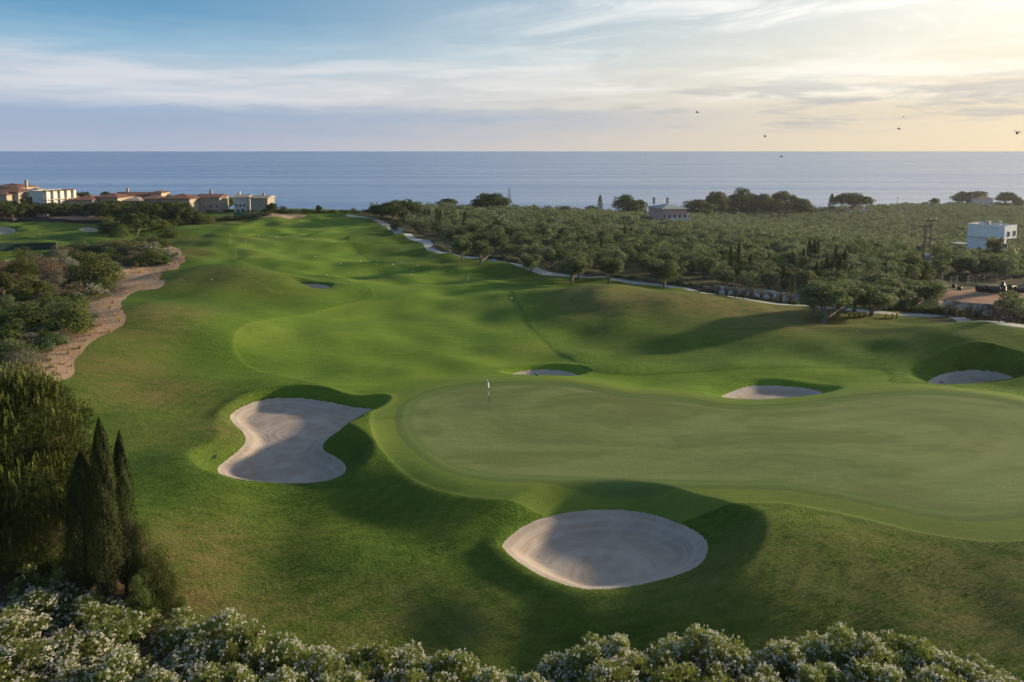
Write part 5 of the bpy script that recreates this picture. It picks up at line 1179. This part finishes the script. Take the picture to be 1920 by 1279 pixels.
for a, b, w, l in ((1799, 545, 8, 'small black bucket on the bare plot'), (1788, 540, 7, 'small dark tub behind the bucket')):
    g = on_ground(a, b); s = mpp(g[1]); o = tag(MB().lathe([(.02, .01), (w * s * .42, 0), (w * s * .5, w * s * .9), (w * s * .46, w * s * .9), (w * s * .4, .05), (.02, .05)], (0, 0, 0), 14).build('bucket', K_DARK, None, True), l, 'bucket'); o.location = g
wf = [(1748,532),(1766,527),(1782,536),(1794,534),(1814,534),(1832,530),(1845,530),(1868,530),(1895,530),(1925,531)]
Pw = [on_ground(a, b) for a, b in wf]; o = thing('wire_fence', 'wire fence on thin grey posts behind the black tanks', 'fence', Pw[0]); o0 = Pw[0]
for p in Pw: q = p - o0; MB().tube([q - [0, 0, .4], q + [0, 0, 1.9]], [.06, .05], 6).build('post', K_POST, o, True)
wr = MB()
for zz in (.5, 1.0, 1.5, 1.8): wr.tube([p - o0 + [0, 0, zz] for p in Pw], .012, 3)
wr.build('wire', K_WIRE, o)
for a, b, w, h_, l in ((1622, 530, 19, 14, 'dark green metal cabinet behind the olive clump'),):
    g = on_ground(a, b + 2); s = mpp(g[1]); o = thing('cabinet', l, 'cabinet', g, -.2); MB().box((0, 0, h_ * s / 2), (w * s, 1.0, h_ * s)).build('body', K_BOX, o); MB().box((0, 0, h_ * s + .06), (w * s + .3, 1.3, .12)).build('roof', K_METAL, o); MB().box((w * s * .28, -.52, h_ * s * .45), (w * s * .12, .06, .35)).build('sign_plate', K_WM, o)

# ---------------------------------------------------------------- printed fence along the path
def print_mat(name, sky=(.62, .70, .78)):
    m, t = new_mat(name); p = t.n('ShaderNodeTexCoord').outputs['Object']; x, y, z = t.sep(p)
    n = t.noise(t.vmul(p, (.55, .55, .8)), 1.0, 4, .6, .8); f = t.noise(t.vmul(p, (2.2, 2.2, .7)), 1.0, 5, .7, .6)
    col = t.ramp(n, [(.30, (.16, .145, .10)), (.42, (.30, .26, .19)), (.50, (.42, .36, .27)), (.56, (.60, .62, .60)), (.66, sky), (.8, (.33, .45, .62))])
    col = t.mix(t.m('MULTIPLY', t.ss(f, .50, .60), .8), col, (.10, .095, .06)); finish(t, col, .7, None, .2); return m
K_PRINT = print_mat('printed_screen'); K_PRINT2 = print_mat('brown_printed_screen', (.46, .38, .28))
def screen_fence(label, pix, hpx, mat, postmat, name='printed_fence'):
    P = [on_ground(a, b) for a, b in pix]; o0 = P[0]; o = thing(name, label, 'fence', o0); P = smooth_line(np.array(P) - o0, 4); h_ = hpx * mpp(o0[1]); b = MB()
    zz = height(P[:, 0] + o0[0], P[:, 1] + o0[1]) - o0[2]; n = len(P); Q = np.c_[P[:, :2], zz]
    dn = np.gradient(Q[:, :2], axis=0); dn /= np.linalg.norm(dn, axis=1)[:, None]; nn = np.c_[-dn[:, 1], dn[:, 0]] * .02
    rows = [np.c_[Q[:, :2] + s * nn, zz + v] for s, v in ((-1, .05), (-1, h_), (1, h_), (1, .05))]; V = np.concatenate(rows); i = np.arange(n - 1)
    b.add(V, np.concatenate([np.stack([k * n + i, k * n + i + 1, ((k + 1) % 4) * n + i + 1, ((k + 1) % 4) * n + i], -1) for k in range(4)])); b.build('screen', mat, o)
    back = np.c_[-dn[:, 1], dn[:, 0]]; sg = np.where((back[:, 1] > 0)[:, None], 1, -1)
    for k in range(0, n, 2): q = np.array([*(Q[k, :2] + (back * sg)[k] * .12), zz[k]]); MB().tube([q - [0, 0, .3], q + [0, 0, h_ + .05]], .05, 6).build('post', postmat, o, True)
    return o
screen_fence('long white fence with printed trees along the far side of the path', [(1338,549),(1352,553),(1400,558),(1450,563),(1500,567),(1530,572)], 17, K_PRINT, K_POST)
screen_fence('printed fence with brown trees in front of the bare plot', [(1768,587),(1800,590),(1840,593),(1880,598),(1925,606)], 25, K_PRINT2, K_POST)
screen_fence('short printed fence at the far bend of the path', [(733,431),(744,433),(756,435)], 8, K_PRINT, K_POST)
screen_fence('yellow green board fence behind the olive clump', [(1640,578),(1690,577),(1725,577),(1758,579)], 16, K_LIMEB, K_POST, 'board_fence')
# bare shrubs in front of the printed fence
r2 = np.random.default_rng(12)
def bare(label, px, py, ty, w, group):
    g = on_ground(px, py); H = (py - ty) * mpp(g[1]); Wm = w * mpp(g[1]); b = MB()
    for i in range(9):
        a = r2.uniform(0, 6.28); q = r2.uniform(.15, .5) * Wm; P1 = np.array([q * .5 * math.cos(a), q * .5 * math.sin(a), H * .5]); P2 = np.array([q * math.cos(a), q * math.sin(a), H * r2.uniform(.8, 1)])
        b.tube([[0, 0, -.1], P1, P2], [.10, .07, .02], 5)
        for k in range(3): e = P1 + (P2 - P1) * r2.random() + 0; b.tube([e, e + r2.normal(0, .35, 3) + [0, 0, .4]], [.04, .012], 4)
    o = thing('bare_shrub', label, 'shrub', g, 0, group); b.build('stem', B_DARK, o, True)
    V, F, ti, P, N = shrub_leaves(int(px), H, Wm * .9, 5, .08, 8, .5); mk('foliage', V, F, L_BROWN, o, {'tint': ti})
for x in (1345, 1362, 1378, 1394, 1410, 1428, 1446, 1464, 1482): bare('thin bare shrub against the long printed fence', x, 551 + (x - 1345) * .12 + 3, 536 + (x - 1345) * .12, 14, 'bare shrubs against the long printed fence')
for x, t_ in ((1775, 574), (1790, 574), (1815, 573), (1836, 578), (1861, 570), (1873, 575), (1888, 580), (1906, 583), (1918, 588)): bare('nearly leafless brown shrub before the brown printed fence', x, 592 + (x - 1775) * .1 + 2, t_, 20, 'leafless shrubs at the plot fence')

# ---------------------------------------------------------------- fences round the practice green
screen_fence('dark green windbreak screen in front of the practice green', [(-40,471),(0,471),(55,470),(106,469)], 15, K_GREEN, K_POST, 'screen_fence')
screen_fence('low black barrier behind the practice green', [(-30,419),(25,417.5),(45,416),(120,417.5),(190,420)], 7.5, K_DARK, K_DARK, 'barrier')
screen_fence('tall green mesh fence behind the umbrella pines', [(-30,408),(40,407.5),(110,406.5),(150,405),(205,405)], 9, K_GREEN, K_METAL, 'mesh_fence')
screen_fence('green screen at the far rim of the fairway', [(438,405),(455,405),(476,405)], 6, plain('bright_green_mesh', (.06, .15, .085), .8), K_POST, 'screen_fence')

# ---------------------------------------------------------------- golf things
g = on_ground(918, 757); o = thing('golf_flag', 'white flag on a black and white pole at the back of the green', 'flag', g)
H = at_depth(914, 711, g[1])[2] - g[2]; tl = -.22
for k in range(6): MB().tube([[tl * k / 6, 0, H * k / 6 - (.1 if k == 0 else 0)], [tl * (k + 1) / 6, 0, H * (k + 1) / 6]], .022, 8).build('pole_band', (K_DARK, K_DARK, K_WM, K_DARK, K_WM, K_WM)[k], o, True)
V = []; nu = 9
for i in range(nu):
    uu = i / (nu - 1); z0_, z1_ = H - .02 - .35 * uu ** 1.4, H * .70 - .22 * (uu) + .05 * uu
    V += [[tl * .97 + .30 * uu * .6 - .02, .09 * math.sin(uu * 7), z0_], [tl * .80 + .30 * uu * .5 - .02, .09 * math.sin(uu * 7 + .7), z1_]]
V = np.array(V); F = np.array([[2 * i, 2 * i + 1, 2 * i + 3, 2 * i + 2] for i in range(nu - 1)]); Vb = V + [0, .012, 0]
mk('flag_cloth', np.vstack([V, Vb]), np.vstack([F, F[:, ::-1] + len(V)]), K_WM, o, None, True)
MB().lathe([(.02, .003), (.054, .003), (.06, .006)], (0, 0, 0), 14).build('cup_rim', K_WM, o)

b = MB(); b.lathe([(.01, 0), (.16, .0), (.17, .10), (.12, .22), (.02, .26)], (0, 0, 0), 12)
b.V = [v * .62 for v in b.V]; me = mesh_mb('range_marker', b, K_WM)
for a, b_, lab in [(484,443.5,0),(519,445,0),(586,450,0),(559,468.5,0),(591,482,0),(679,481.5,0),(676,491,0),(639,495,0),(706,496.5,0),(737,496,0),(744,494,0),(783,498,0),(654,511.5,0),(613,516,0),(775,509,0),(770,514.5,0),(848,509.5,0),(959,560,0),(878,522,0),(460,453,0),(877,526,0)]:
    o = bpy.data.objects.new('range_marker', me); COL.objects.link(o); o.location = on_ground(a, b_); tag(o, 'small white marker on the far fairway turf', 'marker', 'white markers on the fairway')
for a, b_ in [(1590,609.5),(1598,616),(1607,621.5),(1612,626.5)]:
    o = bpy.data.objects.new('range_marker', me); COL.objects.link(o); o.location = on_ground(a, b_); o.scale = (.6,) * 3; tag(o, 'small white marker in the row below the olive clump', 'marker', 'white markers below the olive clump')
for a, b_ in [(1065,666),(1077,666),(1085,670),(1108,678),(1092,684)]:
    o = bpy.data.objects.new('range_marker', me); COL.objects.link(o); o.location = on_ground(a, b_); o.scale = (.55,) * 3; tag(o, 'small white marker near the small middle bunker', 'marker', 'white markers near the middle bunker')
for a, b_ in [(17,441),(75,439.5),(4,454)]:
    o = bpy.data.objects.new('range_marker', me); COL.objects.link(o); o.location = on_ground(a, b_); o.scale = (.9,) * 3; tag(o, 'small white marker on the practice green', 'marker', 'white markers on the practice green')
o = bpy.data.objects.new('range_marker', me); COL.objects.link(o); o.location = on_ground(397, 525); tag(o, 'lone white marker on top of the big mound', 'marker')
def rake(label, px, py, rz, lift=.10):
    g = on_ground(px, py); o = thing('bunker_rake', label, 'rake', g + [0, 0, lift * .3], rz)
    MB().tube([[0, 0, .05], [-1.9, 0, .09]], .018, 6).build('handle', K_WM, o, True); b = MB(); b.box((0.05, 0, .07), (.09, .75, .05))
    for k in range(9): b.box((.05, -.34 + .085 * k, .02), (.03, .02, .08))
    b.build('head', K_DARK, o)
rake('rake with pale handle lying beside the hourglass bunker', 403, 861, .15, .5); rake('rake lying at the rim of the bunker behind the green', 1762, 717, .5)
rake('rake lying in the small middle bunker', 1005, 704, .4)

# ---------------------------------------------------------------- birds over the sea
def bird(label, px, py, Y, span, rz, roll):
    p = at_depth(px, py, Y); V = []; F = []
    b = MB(); b.tube([[0, -.20, 0], [0, -.12, .01], [0, 0, .02], [0, .12, .01], [0, .20, 0]], [.01, .05, .07, .04, .008], 8)
    for s in (-1, 1):
        prof = [(.04, .10, -.10, .02), (.35, .13, -.06, .12), (.70, .06, -.06, .10), (1.0, -.10, -.14, .02)]; k0 = b.n
        P = [[s * u * span / 2, f, z] for u, f, bk, z in prof] + [[s * u * span / 2, bk, z] for u, f, bk, z in prof] + [[s * u * span / 2, (f + bk) / 2, z + .02] for u, f, bk, z in prof]
        b.add(P, [[0, 1, 9, 8], [1, 2, 10, 9], [2, 3, 11, 10], [8, 9, 5, 4], [9, 10, 6, 5], [10, 11, 7, 6], [0, 4, 5, 1], [1, 5, 6, 2], [2, 6, 7, 3]])
    b.add([[-.03, -.16, 0], [.03, -.16, 0], [.09, -.36, 0], [-.09, -.36, 0]], [[0, 1, 2, 3]])
    o = tag(b.build('bird', K_POLE, None, True), label, 'bird'); o.location = p; o.rotation_euler = (.2, roll, rz)
bird('dark bird gliding with open wings at the frame edge', 1907, 250, 40, .42, -.5, .25)
bird('small dark bird over the horizon above the lone tall trees', 1434, 256, 75, .11, .3, .1); bird('small dark bird in the grey cloud band', 1307, 211, 85, .10, 1.0, -.2); bird('tiny bird in the yellow glow, lower of two', 1685, 242, 85, .10, .6, .4); bird('tiny bird in the yellow glow, higher of two', 1694, 219, 110, .10, -.4, 0); bird('tiny bird flying just below the horizon over the sea', 1465, 294, 90, .08, .9, .2)
# ---------------------------------------------------------------- blades standing in the near rough
rg = np.random.default_rng(88); n = 190000
gy = 33 + 45 * rg.random(n) ** 1.25; gx = (rg.random(n) * 2 - 1) * (gy * .74 + 2)
ok = (MULCH.sd(gx, gy) > .1) & (GREEN.sd(gx, gy) > 3.3) & (FAIR.sd(gx, gy) > .1) & (DUNE.sd(gx, gy) > .3)
for P, *_ in BUNK: ok &= P.sd(gx, gy) > .12
clump = np.sin(gx * 1.9 + 1.7 * np.sin(gy * 1.3)) * np.sin(gy * 2.3 + 1.1 * np.sin(gx * .9)) + .6 * np.sin(gx * .55 + gy * .8)
ok &= rg.random(n) < .45 + .4 * clump
gx, gy = gx[ok], gy[ok]; gz = height_turf(gx, gy); m_ = len(gx); nb = 3
B = np.repeat(np.stack([gx, gy, gz - .01], -1), nb, 0) + np.c_[rg.normal(0, .035, (m_ * nb, 2)), np.zeros(m_ * nb)]
a = rg.uniform(0, 6.28, m_ * nb); hh = rg.uniform(.035, .085, m_ * nb); s = np.c_[np.cos(a), np.sin(a), np.zeros(m_ * nb)]
tip = B + np.c_[rg.normal(0, .03, (m_ * nb, 2)), hh]; w = .011
V = np.stack([B - s * w, B + s * w, tip + s * w * .4, tip - s * w * .4], 1).reshape(-1, 3)
dk = np.zeros(m_)
for cx, cy, sx, sy, q in DRY: dk = np.maximum(dk, q * np.exp(-.5 * (((gx - cx) / sx) ** 2 + ((gy - cy) / sy) ** 2)))
o = mk('grass_blades', V, np.arange(len(V)).reshape(-1, 4), leaf_mat('rough_blade', (.040, .088, .012), (.105, .170, .028), (.21, .165, .075), .4, 0.0, .08), None, {'tint': rep4(np.clip(np.repeat(dk * .85, nb) + rg.normal(.18, .16, m_ * nb), 0, 1))})
o['kind'] = 'stuff'; o['label'] = 'longer blades of the rough around the bunkers'
print('grass', m_)
# ---------------------------------------------------------------- sea air
hb = MB().box((0, 300, -14), (2000, 1300, 130)).build('haze', None); hb['kind'] = 'stuff'; hb['label'] = 'thin sea air over the land'
hm = bpy.data.materials.new('sea_air'); hm.use_nodes = True; t = NT(hm.node_tree)
pv = t.n('ShaderNodeVolumePrincipled'); pv.inputs['Color'].default_value = (.85, .90, 1, 1); pv.inputs['Density'].default_value = .00008; pv.inputs['Anisotropy'].default_value = .35
ho = t.n('ShaderNodeOutputMaterial'); t.t.links.new(pv.outputs[0], ho.inputs['Volume']); hb.data.materials.append(hm)
